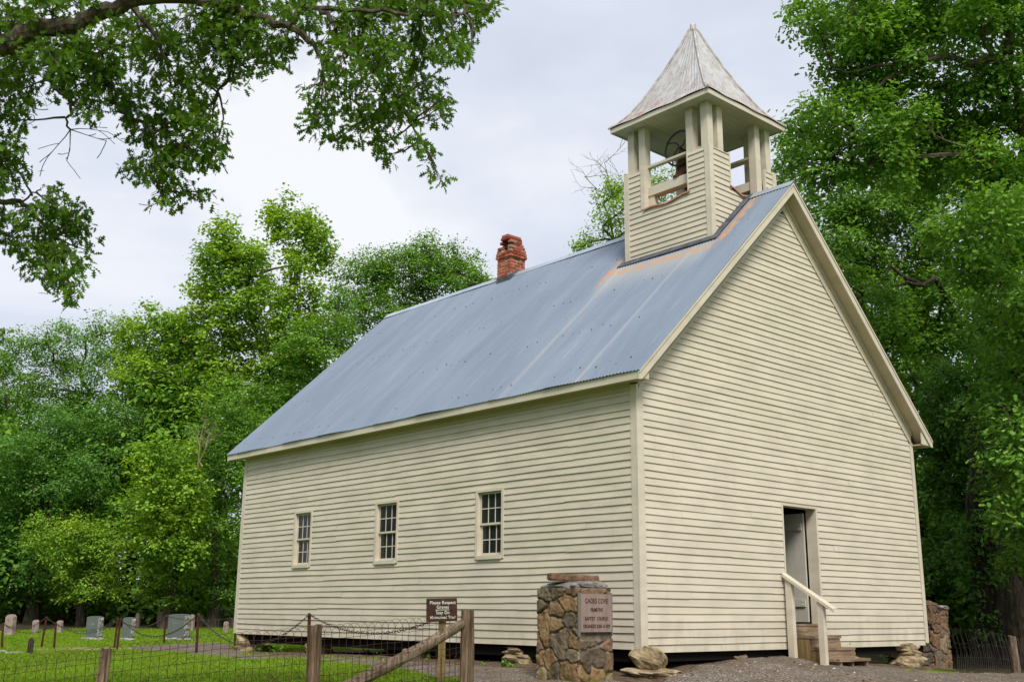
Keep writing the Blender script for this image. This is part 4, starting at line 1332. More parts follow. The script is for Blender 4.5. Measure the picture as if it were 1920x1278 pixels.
low = wire_mesh('wire_border', [at_d(430, 1278, 11.9), at_d(592, 1268, 12.45), at_d(700, 1256, 12.9), at_d(868, 1232, 13.55)], .062, (0, .07, .16), .42, .0020, M_rust, 2)
tag(low, 'low rusty looped wire border against the foot of the taller wire fence', 'fence')

# right hand fence
fr0 = on_ground(1806, 1256); fr1 = on_ground(2050, 1262)
fr0 = Vector((fr0.x + .2, fr0.y + .2, fr0.z)); 
rt = [Vector((fr0.x, fr0.y, fr0.z + .86)), fr0.lerp(fr1, .25) + Vector((0, 0, .84)), fr0.lerp(fr1, .5) + Vector((0, 0, .68)), fr1 + Vector((0, 0, .55))]
mb = MB(); rnd = random.Random(8)
PL = smooth_line(rt, 70)
for p in PL:
    zg = g1(p.x, p.y); h_ = p.z - zg
    lean = rnd.uniform(.02, .12)
    k = [Vector((-lean * t * t * h_ * 1.8 + .02 * math.sin(t * 7 + p.x), lean * t * t * h_, -h_ * (1 - t))) for t in np.linspace(0, 1, 6)]
    mb.tube([p - rt[0] + q_ for q_ in k], .0030, 4, False)
for f_ in (.02, .30, .62):
    mb.tube([Vector((p.x, p.y, g1(p.x, p.y) + (p.z - g1(p.x, p.y)) * f_ + rnd.uniform(-.01, .01))) - rt[0] for p in PL], .0024, 4, False)
o = mb.build('wire_fence', M_wire2, None, loc=rt[0])
tag(o, 'sagging bent grey wire fence right of the far stone pillar', 'fence')
b_ = on_ground(1906, 1262); t_ = at_d(1897, 1192, (b_ - Vector(CP)).dot(Vector(CF)) * 1.0)
wood_post('fence_post', b_ - Vector((0, 0, .1)), t_, .085, .07, 6, 'pale leaning wooden post in the wire fence at the right edge', 'post', 'wooden posts of the wire fence', M_rail)

# ------------------------------------------------------------------ sign
sp_t = at_d(829, 1160, 14.3); sb_ = Vector((sp_t.x, sp_t.y, g1(sp_t.x, sp_t.y) - .2))
sign = empty('grave_sign', (sb_.x, sb_.y, sb_.z + .2))
tag(sign, 'brown wooden sign on a square post asking to respect the graves', 'sign')
ang = math.radians(-36)
Rz = Matrix.Rotation(ang, 4, 'Z')
hgt = 1.16 - 0 + 0
topz = at_d(829, 1160, 14.3).z - sign.location.z
mb = MB(); mb.box(-.045, .0, -.045, .045, -.2, topz); mb.box(.001, .05, -.045, .045, -.2, topz - .004)
o = mb.build('sign_post', M_signpost, sign); o.rotation_euler = (0, 0, ang)
cz = at_d(834, 1143, 14.2).z - sign.location.z
BM = Rz @ Matrix.Translation((-.01, -.062, cz)) @ Matrix.Rotation(R(-1.5), 4, 'Y') 
mb = MB()
w2, h2 = .205, .150
mb.hexa([(-w2, -.012, -h2), (w2, -.012, -h2 + .006), (w2, .012, -h2 + .006), (-w2, .012, -h2), (-w2, -.012, h2), (w2 - .004, -.012, h2 + .004), (w2 - .004, .012, h2 + .004), (-w2, .012, h2)])
bd = mb.build('sign_board', M_sign, sign); bd.data.transform(BM)
for txt, z, s_ in (('Please Respect', .078, .060), ('Graves', .020, .060), ('Stay On', -.050, .058), ('Maintained Trail', -.110, .053)):
    text_mesh('sign_text', txt, s_, M_white, bd, BM @ Matrix.Translation((.012, -.0135, z)) @ RX, .001, .0004, sx=.90)
mb = MB(); mb.box(-.085, .10, -.0145, -.0125, .000, .006); o = mb.build('underline', M_white, bd); o.data.transform(BM)
mb = MB()
for z in (.13, -.13): mb.tube([(0.0, -.012, z), (0, -.019, z)], .009, 8)
o = mb.build('bolt', M_rust, bd); o.data.transform(BM)

# ------------------------------------------------------------------ graves
def granite(px, py_base, py_top, wpx, label, tapered=True):
    g_ = on_ground(px, py_base)
    d = (g_ - Vector(CP)).dot(Vector(CF))
    h_ = (py_base - py_top) * d / FPX
    w_ = wpx * d / FPX
    e = empty('gravestone', g_, math.radians(-64))
    tag(e, label, 'gravestone', 'grey granite gravestones')
    rock('stone_base', M_gran2, e, (w_ * 1.42, w_ * .72, .12), (0, 0, .02), hash(label) % 97, 0, 0, amp=.03)
    W_, D_ = w_ * .43, w_ * .24
    ms = MB()
    K = 8
    top = [(-W_ + 2 * W_ * i / K, h_ - .04 + .03 * math.sin(math.pi * i / K)) for i in range(K + 1)]
    poly = [(-W_ * 1.03, .07), (W_ * 1.03, .07)] + top[::-1]
    ms.prism(poly, -D_, D_, 1)
    tb = ms.build('tablet', M_gran, e)
    ms = MB(); rnd = random.Random(int(px))
    for s_ in (-1, 1):                      # rock-faced sides
        vs = []; nz_, ny_ = 10, 5
        for i in range(nz_ + 1):
            for j in range(ny_ + 1):
                ed = 0 if i in (0, nz_) or j in (0, ny_) else rnd.uniform(.005, .035)
                vs.append((s_ * (W_ + .006 + ed), -D_ + 2 * D_ * j / ny_, .08 + (h_ - .13) * i / nz_))
        ms.add(vs, [(i * (ny_ + 1) + j, i * (ny_ + 1) + j + 1, (i + 1) * (ny_ + 1) + j + 1, (i + 1) * (ny_ + 1) + j) for i in range(nz_) for j in range(ny_)])
    ms.split('rough_side', M_gran2, tb)
    ms = MB()                               # worn lettering
    x = -W_ * .42
    while x < W_ * .42:
        ms.box(x, x + .012, -D_ - .003, -D_ - .0005, h_ * .60, h_ * .60 + .075)
        if rnd.random() < .6: ms.box(x + .0125, x + .035, -D_ - .003, -D_ - .0005, h_ * .60 + rnd.choice((0, .03, .062)), h_ * .60 + rnd.choice((.012, .042, .075)) + .0) if False else ms.box(x + .0125, x + .034, -D_ - .003, -D_ - .0005, h_ * .60 + .03, h_ * .60 + .042)
        x += .052
    ms.build('inscription', M_gran2, tb)
granite(175, 1199, 1155, 31, 'left one of three grey granite gravestones, standing alone between leaning chain posts')
granite(239, 1200, 1157, 23, 'narrow grey granite gravestone beside the widest one')
granite(334, 1199, 1151, 42, 'widest grey granite gravestone, nearest to the church')

def old_stone(px, pyb, pyt, wpx, label, seed, pointed=False, tilt=0.0):
    g_ = on_ground(px, pyb)
    d = (g_ - Vector(CP)).dot(Vector(CF))
    h_ = (pyb - pyt) * d / FPX; w_ = wpx * d / FPX
    rnd = random.Random(seed)
    mb = MB(); W_ = w_ * .5; D_ = w_ * .30
    sh = .78 if pointed else .88
    poly = [(-W_, -.15), (W_, -.15), (W_ * .95, h_ * sh), (W_ * .6, h_ * (.93 if pointed else .98)), (W_ * .05, h_), (-W_ * .6, h_ * .96), (-W_ * .96, h_ * sh)]
    mb.prism([(a + rnd.uniform(-.01, .01), b) for a, b in poly], -D_, D_, 1)
    o = mb.build('old_gravestone', M_old, None, loc=g_)
    o.rotation_euler = (tilt * .3, tilt, math.radians(-62 + rnd.uniform(-10, 10)))
    tag(o, label, 'gravestone', 'old rough gravestones at the wood edge')
old_stone(17, 1190, 1152, 17, 'large reddish old gravestone at the left edge of the lawn', 1)
old_stone(65, 1187, 1162, 11, 'small old gravestone second from the left edge before the wood', 2)
old_stone(111, 1185, 1163, 10, 'small rounded old gravestone left of the first granite stone', 3)
old_stone(257, 1177, 1149, 9, 'slender pointed old gravestone just behind the narrow granite stone', 4, True)
old_stone(300, 1175, 1147, 11, 'rounded old gravestone at the wood edge left of the widest granite stone', 5)
old_stone(358, 1182, 1152, 10, 'old gravestone half hidden behind the widest granite stone', 6)
old_stone(376, 1176, 1154, 8, 'thin pale old gravestone right of the widest granite stone', 7)
old_stone(423, 1186, 1165, 9, 'short brown old gravestone close to the back corner of the church', 8)
old_stone(432, 1176, 1158, 9, 'pale old gravestone farthest right, behind the short brown one', 9)
old_stone(441, 1177, 1149, 8, 'grey old gravestone touching the edge of the church corner', 10)
g_ = on_ground(55, 1228)
mb = MB(); rnd = random.Random(3)
mb.tube([(0, 0, -.1), (0, 0, .2), (.01, 0, .32), (.01, 0, .36)], [.062, .060, .055, .03], 8, True, .12, rnd)
tag(mb.build('wooden_stub', M_barkdark, None, loc=g_), 'short dark wooden stub alone in the grass at left', 'stub')
for (px, py, s_, lab) in ((27, 1227, .36, 'flat grey stone in the grass beside the dark stub'), (-2, 1224, .30, 'flat grey stone cut by the left picture edge')):
    g_ = on_ground(px, py)
    o = rock('flat_stone', M_gran2, None, (s_, .16, .07), (g_.x, g_.y, g_.z + .03), 60 + px, -.6, .0, amp=.06)
    tag(o, lab, 'stone', 'flat stones lying in the grass')

# ------------------------------------------------------------------ chain fence
posts = []
def chain_post(pxt, pyt, pxb, pyb, label, d=None, w_=.05):
    g_ = on_ground(pxb, pyb) if d is None else at_d(pxb, pyb, d)
    dd = (g_ - Vector(CP)).dot(Vector(CF))
    t_ = at_d(pxt, pyt, dd)
    mb = MB(); v = t_ - g_
    r_ = w_ / 2
    f_ = math.radians(-40)
    cx_, sx_ = math.cos(f_), math.sin(f_)
    def ring(o_, pts): return [(o_.x + a * cx_ - b * sx_, o_.y + a * sx_ + b * cx_, o_.z) for a, b in pts]
    T = [(-r_, -.006), (r_, -.006), (r_, .006), (.006, .006), (.006, r_ * 1.4), (-.006, r_ * 1.4), (-.006, .006), (-r_, .006)]
    a = ring(Vector((0, 0, 0)) - v * .15, T); b = ring(v, T); k = len(T)
    mb.add(a + b, [tuple(range(k))[::-1], tuple(range(k, 2 * k))] + [(i, (i + 1) % k, k + (i + 1) % k, k + i) for i in range(k)])
    mb.tube([v * .975, v * 1.02], r_ * .95, 8)
    o = mb.build('chain_post', M_rust, None, loc=g_)
    tag(o, label, 'post', 'rusty iron posts of the chain fence')
    posts.append((t_, o)); return t_
c0 = chain_post(6, 1168, 3, 1216, 'rusty iron chain post at the left picture edge')
c1 = chain_post(87, 1157, 77, 1216, 'leaning rusty chain post between the two leftmost old gravestones, tilted right')
c2 = chain_post(105, 1168, 101, 1217, 'short upright rusty chain post just right of a leaning one')
c3 = chain_post(221, 1160, 214, 1216, 'left one of a close pair of leaning rusty chain posts')
c4 = chain_post(226, 1159, 219, 1219, 'right one of a close pair of leaning rusty chain posts')
c5 = chain_post(311, 1154, 307, 1208, 'thin rusty chain post in front of the left edge of the widest granite stone')
c6 = chain_post(372, 1151, 368, 1226, 'tall rusty chain post standing on the path edge near the church')
c7 = chain_post(441, 1183, 440, 1214, 'low rusty post stub at the back corner of the church')
c8 = chain_post(580, 1151, 578, 1245, 'tall rusty chain post right behind the middle wooden fence post', w_=.055)
c9 = at_d(806, 1165, 14.45)
cl = at_d(-120, 1170, 24.5)
def chain(a, b, sag, label, r=.011):
    Ln = (b - a).length
    n_ = max(12, int(Ln / .085))
    mb = MB()
    pts = [a.lerp(b, t) - Vector((0, 0, sag * 4 * t * (1 - t))) for t in np.linspace(0, 1, n_ + 1)]
    for i in range(n_):
        p, q = pts[i] - a, pts[i + 1] - a
        d = (q - p).normalized(); side = d.cross(Vector((0, 0, 1))).normalized(); up = side.cross(d)
        w_ = side if i % 2 else up
        c_ = (p + q) / 2; hl = (q - p).length * .62
        ringp = []
        for a_n in np.linspace(0, 2 * math.pi, 9):
            ringp.append(c_ + d * hl * math.cos(a_n) + w_ * .017 * math.sin(a_n))
        mb.tube(ringp, r * .48, 4, False)
    o = mb.build('chain', M_chain, None, loc=a)
    tag(o, label, 'chain', 'sagging chains between the iron posts')
chain(c0, c1, .18, 'chain sagging from the left edge post to the leaning post')
chain(c0, c2, .22, 'chain sagging in front of the leftmost old gravestones to the short upright post')
chain(c1, c3, .30, 'chain sagging from the leaning post across the first granite stone')
chain(c2, c4, .28, 'chain sagging from the short upright post to the right one of the post pair')
chain(c3, c5, .24, 'chain sagging between the post pair and the thin post at the granite stone')
chain(c4, c6, .42, 'chain sagging across the widest granite stone to the tall path post')
chain(c5, c7 + Vector((0, 0, .35)), .10, 'chain rising behind the tall path post towards the church corner')
chain(c6, c8, .55, 'long chain sagging before the church corner to the post behind the wooden one')
chain(c8, c9, .22, 'chain sagging across the church wall to the brown sign')
#TREES
# ------------------------------------------------------------------ foliage
RS = np.random.RandomState(11)
def tmpl(kind):
    if kind == 'oak':
        h = [(.03, .14), (.18, .24), (.05, .33), (.29, .50), (.07, .55), (.33, .76), (.09, .76), (.17, .95), (.05, .90)]
        out_ = [(0, 0)] + h + [(0, 1.0)] + [(-a, b) for a, b in h[::-1]]
    elif kind == 'oak2':
        h = [(.08, .18), (.26, .42), (.12, .55), (.30, .75)]
        out_ = [(0, 0)] + h + [(0, 1.0)] + [(-a, b) for a, b in h[::-1]]
    elif kind == 'tulip':
        out_ = [(0, 0), (.34, .16), (.26, .42), (.40, .72), (0, .80), (-.40, .72), (-.26, .42), (-.34, .16)]
    else:
        out_ = [(0, 0), (.27, .35), (.18, .72), (0, 1.0), (-.18, .72), (-.27, .35)]
    a = np.array(out_, float)
    z = -.18 * a[:, 1] ** 2 + .25 * np.abs(a[:, 0])
    return np.c_[a, z]
def unit(v): return v / (np.linalg.norm(v, axis=1, keepdims=True) + 1e-9)
def leaves(name, parent, P_, D_, N_, size, kind, mat, origin=None):
    """one leaf per row of P_: D_ leaf direction, N_ rough normal"""
    T = tmpl(kind); k = len(T); n_ = len(P_)
    D_ = unit(D_); S_ = unit(np.cross(D_, N_)); U_ = np.cross(S_, D_)
    size = np.asarray(size).reshape(-1, 1, 1)
    V = P_[:, None, :] + size * (T[None, :, 0:1] * S_[:, None, :] + T[None, :, 1:2] * D_[:, None, :] + T[None, :, 2:3] * U_[:, None, :])
    F = np.arange(n_ * k).reshape(n_, k)
    if origin is not None: V = V - np.asarray(origin)[None, None, :]
    return np_mesh(name, V.reshape(-1, 3), F, mat, parent)
def sprays(C, O, L_, per, rs, up=.9, size=.14, droop=.1, js=.3):
    """C centres, O outward directions -> leaf positions, directions, normals, sizes"""
    n_ = len(C)
    St = unit(O * .75 + rs.normal(0, .45, (n_, 3)) + np.array([0, 0, -droop]))
    P_, D_, N_ = [], [], []
    for j in range(per):
        t = (j + 1) / per
        side = unit(np.cross(St, np.array([0, 0, 1.0])) + 1e-4) * (1 if j % 2 else -1)
        P_.append(C + St * L_ * (t - .5) + rs.normal(0, L_ * .10, (n_, 3)) + side * L_ * .12)
        D_.append(St * .5 + side * .75 + rs.normal(0, .35, (n_, 3)) + np.array([0, 0, -.12]))
        N_.append(np.array([0, 0, up]) + O * .35 + rs.normal(0, .38, (n_, 3)))
    P_, D_, N_ = map(np.concatenate, (P_, D_, N_))
    return P_, D_, N_, size * rs.uniform(1 - js, 1 + js, len(P_))
def shell(c, r, n_, rs, flat=.8, inner=.45):
    d = unit(rs.normal(0, 1, (n_, 3)))
    low_ = d[:, 2] < -.35
    d[low_, 2] *= .4; d = unit(d)
    rad = r * (inner + (1 - inner) * rs.uniform(0, 1, n_) ** .5) * rs.uniform(.85, 1.18, n_)
    # lumpy surface
    rad *= 1 + .22 * np.sin(d[:, 0] * 5 + c[0] * 3) * np.sin(d[:, 1] * 4.3 + c[1]) + .15 * np.sin(d[:, 2] * 6 + c[2] * 2)
    return c + d * rad[:, None] * np.array([1, 1, flat]), d
def curve(a, b, bend, rnd, k=8):
    a, b = Vector(a), Vector(b)
    off = Vector((rnd.uniform(-1, 1), rnd.uniform(-1, 1), rnd.uniform(-.3, .6))) * bend * (b - a).length
    ph = rnd.uniform(0, 6)
    return [a.lerp(b, t) + off * (4 * t * (1 - t)) + Vector((math.sin(t * 9 + ph), math.cos(t * 8 + ph), math.sin(t * 7))) * .02 * (b - a).length * math.sin(math.pi * t) for t in np.linspace(0, 1, k)]
SPM = 2.9
def make_tree(name, base, clumps, tr, leaf, per=9, spray_n=42, size=.15, L_=.55, kind='leaf', mat=None, bark=None, label=None, cat='tree', group=None,
              lean=(0, 0), top=None, seed=0, stuff=False, droop=.1, inner=.35):
    spray_n = spray_n * SPM * 1.45; size = size * .80
    """clumps: (x, y, z, r) in world metres"""
    rs = np.random.RandomState(seed); rnd = random.Random(seed)
    mat = mat or M_leaf_mid; bark = bark or M_bark
    base = Vector(base)
    e = empty(name, base); tag(e, label, cat, group)
    zt = top if top is not None else max(c_[2] for c_ in clumps)
    mb = MB()
    tp = Vector((base.x + lean[0], base.y + lean[1], zt - .5))
    K = 12
    tpts = []
    for t in np.linspace(0, 1, K):
        p = base.lerp(tp, t); p += Vector((math.sin(t * 5 + seed), math.cos(t * 4 + seed * 2), 0)) * .22 * t
        tpts.append(p)
    trad = [tr * (1.35 if i == 0 else 1) * (1 - .82 * (i / (K - 1)) ** .9) + .02 for i in range(K)]
    tpts[0] = tpts[0] - Vector((0, 0, .3))
    mb.tube([p - base for p in tpts], trad, 10, True, .08, rnd)
    # boughs: every clump hangs from the trunk or from a clump nearer the trunk, as in a real crown
    def on_trunk(c_):
        h_ = max(.08, min(.95, ((c_.z - base.z) - .55 * math.hypot(c_.x - base.x, c_.y - base.y)) / (zt - base.z)))
        i = h_ * (K - 1); i0 = int(i); return tpts[i0].lerp(tpts[min(K - 1, i0 + 1)], i - i0)
    CV = [Vector(c_[:3]) for c_ in clumps]; TP = [on_trunk(c_) for c_ in CV]
    order = sorted(range(len(CV)), key=lambda q: (CV[q] - TP[q]).length); par = {}; done = []
    for q in order:
        best = ((CV[q] - TP[q]).length * .75, -1)
        for p in done:
            d_ = (CV[q] - CV[p]).length
            if CV[p].z < CV[q].z + .6 and d_ < best[0]: best = (d_, p)
        par[q] = best[1]; done.append(q)
    desc = {q: 1 for q in order}
    for q in order[::-1]:
        if par[q] >= 0: desc[par[q]] += desc[q]
    for q in order:
        c_ = CV[q]; r = clumps[q][3]; st = TP[q] if par[q] < 0 else CV[par[q]]
        r0 = min(tr * .30, .016 + .020 * math.sqrt(desc[q])); r1 = max(.010, r0 * (.7 if desc[q] > 1 else .35))
        cv = curve(st, c_, .10, rnd)
        mb.tube([p - base for p in cv], [r0 + (r1 - r0) * u_ / 7 for u_ in range(8)], 6, False, .08, rnd)
        for _ in range(5):
            d = Vector((rnd.gauss(0, 1), rnd.gauss(0, 1), rnd.gauss(.2, .7))).normalized() * r * .85
            cv2 = curve(cv[rnd.choice((4, 5, 6, 7))], c_ + d, .12, rnd, 5)
            mb.tube([p - base for p in cv2], [.016, .013, .010, .008, .005], 4, False)
    mb.build('trunk', bark, e)
    Cs, Os = [], []
    for (x, y, z, r) in clumps:
        n_ = max(6, int(spray_n * r * r * .55))
        c_, o_ = shell(np.array((x, y, z)), r * .92, n_, rs, inner=inner)
        Cs.append(c_); Os.append(o_)
        for _ in range(7):                                    # smaller boughs break up the outline
            d_ = unit(rs.normal(0, 1, (1, 3)) * np.array([1, 1, .8]) + np.array([0, 0, .1]))[0]
            r2 = r * rs.uniform(.28, .48)
            n2 = max(3, int(spray_n * r * r * .075))
            c2, o2 = shell(np.array((x, y, z)) + d_ * r * rs.uniform(.75, 1.12), r2, n2, rs, flat=rs.uniform(.45, .8), inner=.15)
            Cs.append(c2); Os.append(unit(o2 + d_[None, :] * .8))
    P_, D_, N_, S_ = sprays(np.concatenate(Cs), np.concatenate(Os), L_, per, rs, size=size, droop=droop)
    gz_ = P_[:, 2] > base.z + .25
    leaves('crown', e, P_[gz_], D_[gz_], N_[gz_], S_[gz_], kind, mat, origin=base)
    return e
def px_clump(px, py, rp, d, dd=0.0):
    q = at_d(px, py, d + dd); return (q.x, q.y, q.z, rp * d / FPX)
def auto_clumps(cx_, cy_, z0, z1, rx, n_, rs, rmin=.9, rmax=1.6, bushy=0.0):
    out_ = []
    for _ in range(n_):
        t = rs.uniform(0, 1)
        z = z0 + (z1 - z0) * t
        w_ = rx * math.sqrt(max(.05, math.sin(math.pi * (.12 + .80 * t)))) * (1 - .25 * t)
        a = rs.uniform(0, 2 * math.pi); q = w_ * math.sqrt(rs.uniform(.15, 1))
        out_.append((cx_ + q * math.cos(a), cy_ + q * math.sin(a), z, rs.uniform(rmin, rmax) * (1.1 - .25 * t)))
    return out_

# skyline of the left wood: discs (px, py, r px) of each tree in the photograph, with its distance
def tree_px(base_px, d, discs, seed, depth_spread=1.6, fill=None, **kw):
    rs = np.random.RandomState(seed + 500)
    b_ = at_d(base_px, 1165, d); bz = g1(b_.x, b_.y)
    cl = []
    for (a, b, r) in discs:
        cl.append(px_clump(a, b, r * 1.06, d, rs.uniform(-depth_spread, depth_spread * .5)))
    return make_tree(kw.pop('name', 'tree'), (b_.x, b_.y, bz), cl, seed=seed, leaf=None, **kw)

def fill_discs(x0, x1, y0, y1, r0, r1, n_, rs, edge=lambda x: 0):
    """scatter discs in a region with blue-noise spacing"""
    out_ = []
    tries = 0
    while len(out_) < n_ and tries < n_ * 40:
        tries += 1
        x = rs.uniform(x0, x1); y = rs.uniform(max(y0, edge(x)), y1); r = rs.uniform(r0, r1)
        if all((x - a) ** 2 + (y - b) ** 2 > (.55 * (r + c_)) ** 2 for a, b, c_ in out_): out_.append((x, y, r))
    return out_
rs0 = np.random.RandomState(3)
W1 = 'trees at the edge of the wood left of the church'
# 1 tall twin-topped tulip tree
tree_px(520, 47, [(545, 415, 40), (560, 440, 45), (515, 405, 22), (590, 430, 28), (600, 455, 22), (575, 480, 30), (612, 478, 14), (560, 500, 24), (420, 428, 26), (430, 460, 40), (455, 490, 38), (480, 470, 25), (405, 470, 26), (385, 480, 20), (470, 520, 45), (400, 510, 38), (375, 545, 26), (430, 555, 50), (500, 560, 42), (560, 560, 40), (360, 590, 30), (410, 610, 50), (480, 620, 50), (550, 620, 45), (350, 650, 45), (600, 600, 35), (420, 680, 55), (500, 690, 50), (560, 680, 40), (450, 740, 50), (380, 730, 45), (520, 750, 40)], 21,
        tr=.42, size=.19, L_=.7, per=9, spray_n=30, kind='tulip', mat=M_leaf_lime, name='tulip_tree', group=W1, label='tallest tree with two rounded tops rising left of the roof', top=15.5)
# 2 tree behind the ridge
tree_px(740, 54, [(650, 515, 30), (680, 505, 28), (700, 490, 28), (735, 495, 30), (765, 480, 30), (800, 475, 35), (835, 480, 32), (870, 495, 26), (895, 510, 20), (915, 525, 14), (715, 515, 34), (770, 510, 36), (820, 505, 34), (860, 515, 30), (690, 545, 38), (740, 540, 42), (790, 530, 42), (840, 530, 40), (880, 535, 30), (650, 570, 36), (700, 590, 40), (750, 585, 40), (800, 570, 35), (660, 620, 30), (720, 620, 30), (640, 650, 30)], 22,
        tr=.36, size=.17, L_=.65, per=9, spray_n=34, mat=M_leaf_mid, name='ash_tree', group=W1, label='broad even-topped tree behind the roof ridge, left of the chimney', top=14)
# 3
tree_px(600, 45, [(590, 640, 40), (620, 610, 34), (560, 650, 40), (600, 690, 42), (640, 560, 30), (540, 700, 42), (580, 740, 42), (500, 740, 42), (530, 780, 42), (480, 790, 40), (630, 650, 28)], 23,
        tr=.30, size=.17, L_=.6, per=9, spray_n=34, mat=M_leaf_mid, name='tree', group=W1, label='mid-green tree directly behind the left slope of the roof', top=9.5)
# 4 far-left feathery tree
tree_px(170, 52, [(20, 665, 34), (50, 650, 32), (85, 640, 32), (120, 635, 32), (160, 635, 32), (200, 625, 32), (235, 620, 28), (100, 680, 40), (150, 690, 40), (30, 710, 40), (70, 720, 36), (190, 680, 38), (225, 665, 34), (110, 730, 36), (170, 740, 34), (60, 760, 30), (130, 780, 34)], 24,
        tr=.40, size=.16, L_=.7, per=9, spray_n=32, mat=M_leaf_mid, name='locust_tree', group=W1, label='wide feathery tree with open branches at the far left skyline', top=11.5)
# 5
tree_px(285, 48, [(250, 625, 30), (285, 610, 34), (320, 605, 32), (350, 620, 30), (265, 665, 40), (310, 655, 42), (350, 670, 36), (280, 710, 44), (330, 720, 42), (250, 740, 40), (300, 770, 44), (350, 770, 38), (240, 700, 34), (270, 810, 40), (330, 820, 38)], 25,
        tr=.38, size=.17, L_=.6, per=9, spray_n=36, mat=M_leaf_lime, name='maple_tree', kind='tulip', group=W1, label='rounded bright tree between the feathery tree and the twin-topped one', top=11.5)
# 6 lower understorey, bright
tree_px(310, 40, [(300, 850, 36), (340, 870, 40), (280, 890, 38), (320, 910, 42), (360, 920, 32), (270, 940, 38), (300, 960, 40), (350, 970, 36), (255, 985, 34), (310, 1010, 38), (350, 1030, 30), (290, 1050, 34), (330, 1075, 30), (270, 1090, 22), (300, 1115, 22), (325, 1130, 14)], 26,
        tr=.20, size=.15, L_=.55, per=9, spray_n=40, kind='tulip', mat=M_leaf_lime, name='maple_tree', group=W1, label='light green young tree hanging low behind the widest granite stone', top=5.2, lean=(.5, 0))
tree_px(400, 41, [(390, 800, 40), (430, 830, 40), (380, 850, 38), (410, 890, 40), (445, 880, 30), (395, 930, 40), (430, 940, 34), (440, 990, 30), (400, 990, 36), (385, 1040, 36), (430, 1050, 30), (395, 1100, 26), (430, 1110, 22), (440, 790, 40), (470, 800, 36), (420, 760, 36)], 27,
        tr=.24, size=.14, L_=.5, per=9, spray_n=38, mat=M_leaf_mid, name='tree', group=W1, label='leafy tree touching the back corner of the church in view', top=6.5)
tree_px(150, 42, [(90, 990, 34), (130, 1000, 38), (170, 1010, 40), (210, 1020, 36), (110, 1040, 36), (150, 1050, 38), (195, 1060, 34), (130, 1085, 32), (175, 1095, 32), (150, 1120, 24), (115, 1115, 20), (205, 1100, 22), (70, 1020, 26)], 28,
        tr=.16, size=.14, L_=.5, per=9, spray_n=42, mat=M_leaf_lime, name='dogwood', group=W1, label='low spreading bush-like tree with layered leaves above the left granite stone', top=3.6)
tree_px(60, 44, [(20, 850, 42), (70, 860, 44), (120, 850, 44), (30, 910, 44), (80, 920, 46), (130, 910, 42), (20, 970, 42), (60, 1000, 44), (30, 1040, 42), (75, 1060, 42), (20, 1090, 32), (60, 1105, 26), (170, 880, 40), (180, 930, 36), (-30, 900, 44), (-30, 1000, 44)], 29,
        tr=.30, size=.16, L_=.6, per=9, spray_n=36, mat=M_leaf_deep, name='tree', group=W1, label='dark green tree filling the lower left edge of the wood', top=7)
tree_px(235, 46, [(150, 800, 44), (200, 790, 40), (240, 800, 44), (210, 850, 44), (250, 860, 42), (160, 850, 36), (190, 900, 40), (235, 910, 40), (200, 960, 36), (240, 960, 34), (110, 810, 40), (90, 790, 34)], 30,
        tr=.34, size=.16, L_=.6, per=9, spray_n=36, mat=M_leaf_deep, name='tree', group=W1, label='shaded tree with a forked dark trunk in the middle of the left wood', top=8.5, bark=M_barkdark)
tree_px(30, 50, [(-20, 690, 40), (10, 740, 40), (-30, 760, 44), (20, 800, 44), (-20, 830, 44), (-60, 700, 44), (-70, 800, 44)], 31,
        tr=.34, size=.17, L_=.6, per=9, spray_n=34, mat=M_leaf_mid, name='tree', group=W1, label='tree cut by the left picture edge below the skyline', top=9.5)
# tree and dead top seen between ridge and belfry
tree_px(1150, 44, [(1150, 350, 16), (1130, 380, 22), (1165, 360, 24), (1160, 400, 28), (1130, 425, 24), (1105, 455, 16), (1090, 465, 12), (1150, 450, 30), (1185, 380, 30), (1200, 420, 34), (1220, 350, 26), (1250, 340, 30), (1290, 330, 30), (1240, 400, 36), (1300, 390, 36), (1200, 340, 18)], 32,
        tr=.30, size=.15, L_=.55, per=9, spray_n=30, mat=M_leaf_lime, name='tree', label='slim tree with bare dead twigs on top, seen left of the belfry', top=15, group='trees behind the church')
rnd = random.Random(31)
tw0 = at_d(1150, 372, 44)
def twig(mb, p, d, ln, r, lev, o_):
    K = 4; pts = [p]; q = p
    for i in range(K):
        d = (d + Vector((rnd.gauss(0, .13), rnd.gauss(0, .13), rnd.gauss(0.02, .12)))).normalized(); q = q + d * ln / K; pts.append(q)
        if lev > 0 and i >= 1:
            nd = (d + Vector((rnd.gauss(0, .7), rnd.gauss(0, .7), rnd.gauss(.1, .5)))).normalized()
            twig(mb, q, nd, ln * .6, r * .6, lev - 1, o_)
    mb.tube([a - o_ for a in pts], [max(.004, r * (1 - .7 * i / K)) for i in range(K + 1)], 4, False)
mb = MB()
dt = next(o for o in bpy.data.objects if o.get('label', '').startswith('slim tree'))
upv = Vector(CU); rv = Vector(CR)
for (a, b) in ((-.75, .5), (-.1, 1), (.5, .55)): twig(mb, tw0, (rv * a + upv * b).normalized(), 1.5, .032, 3, Vector(dt.location))
mb.build('dead_twigs', M_twig, dt)

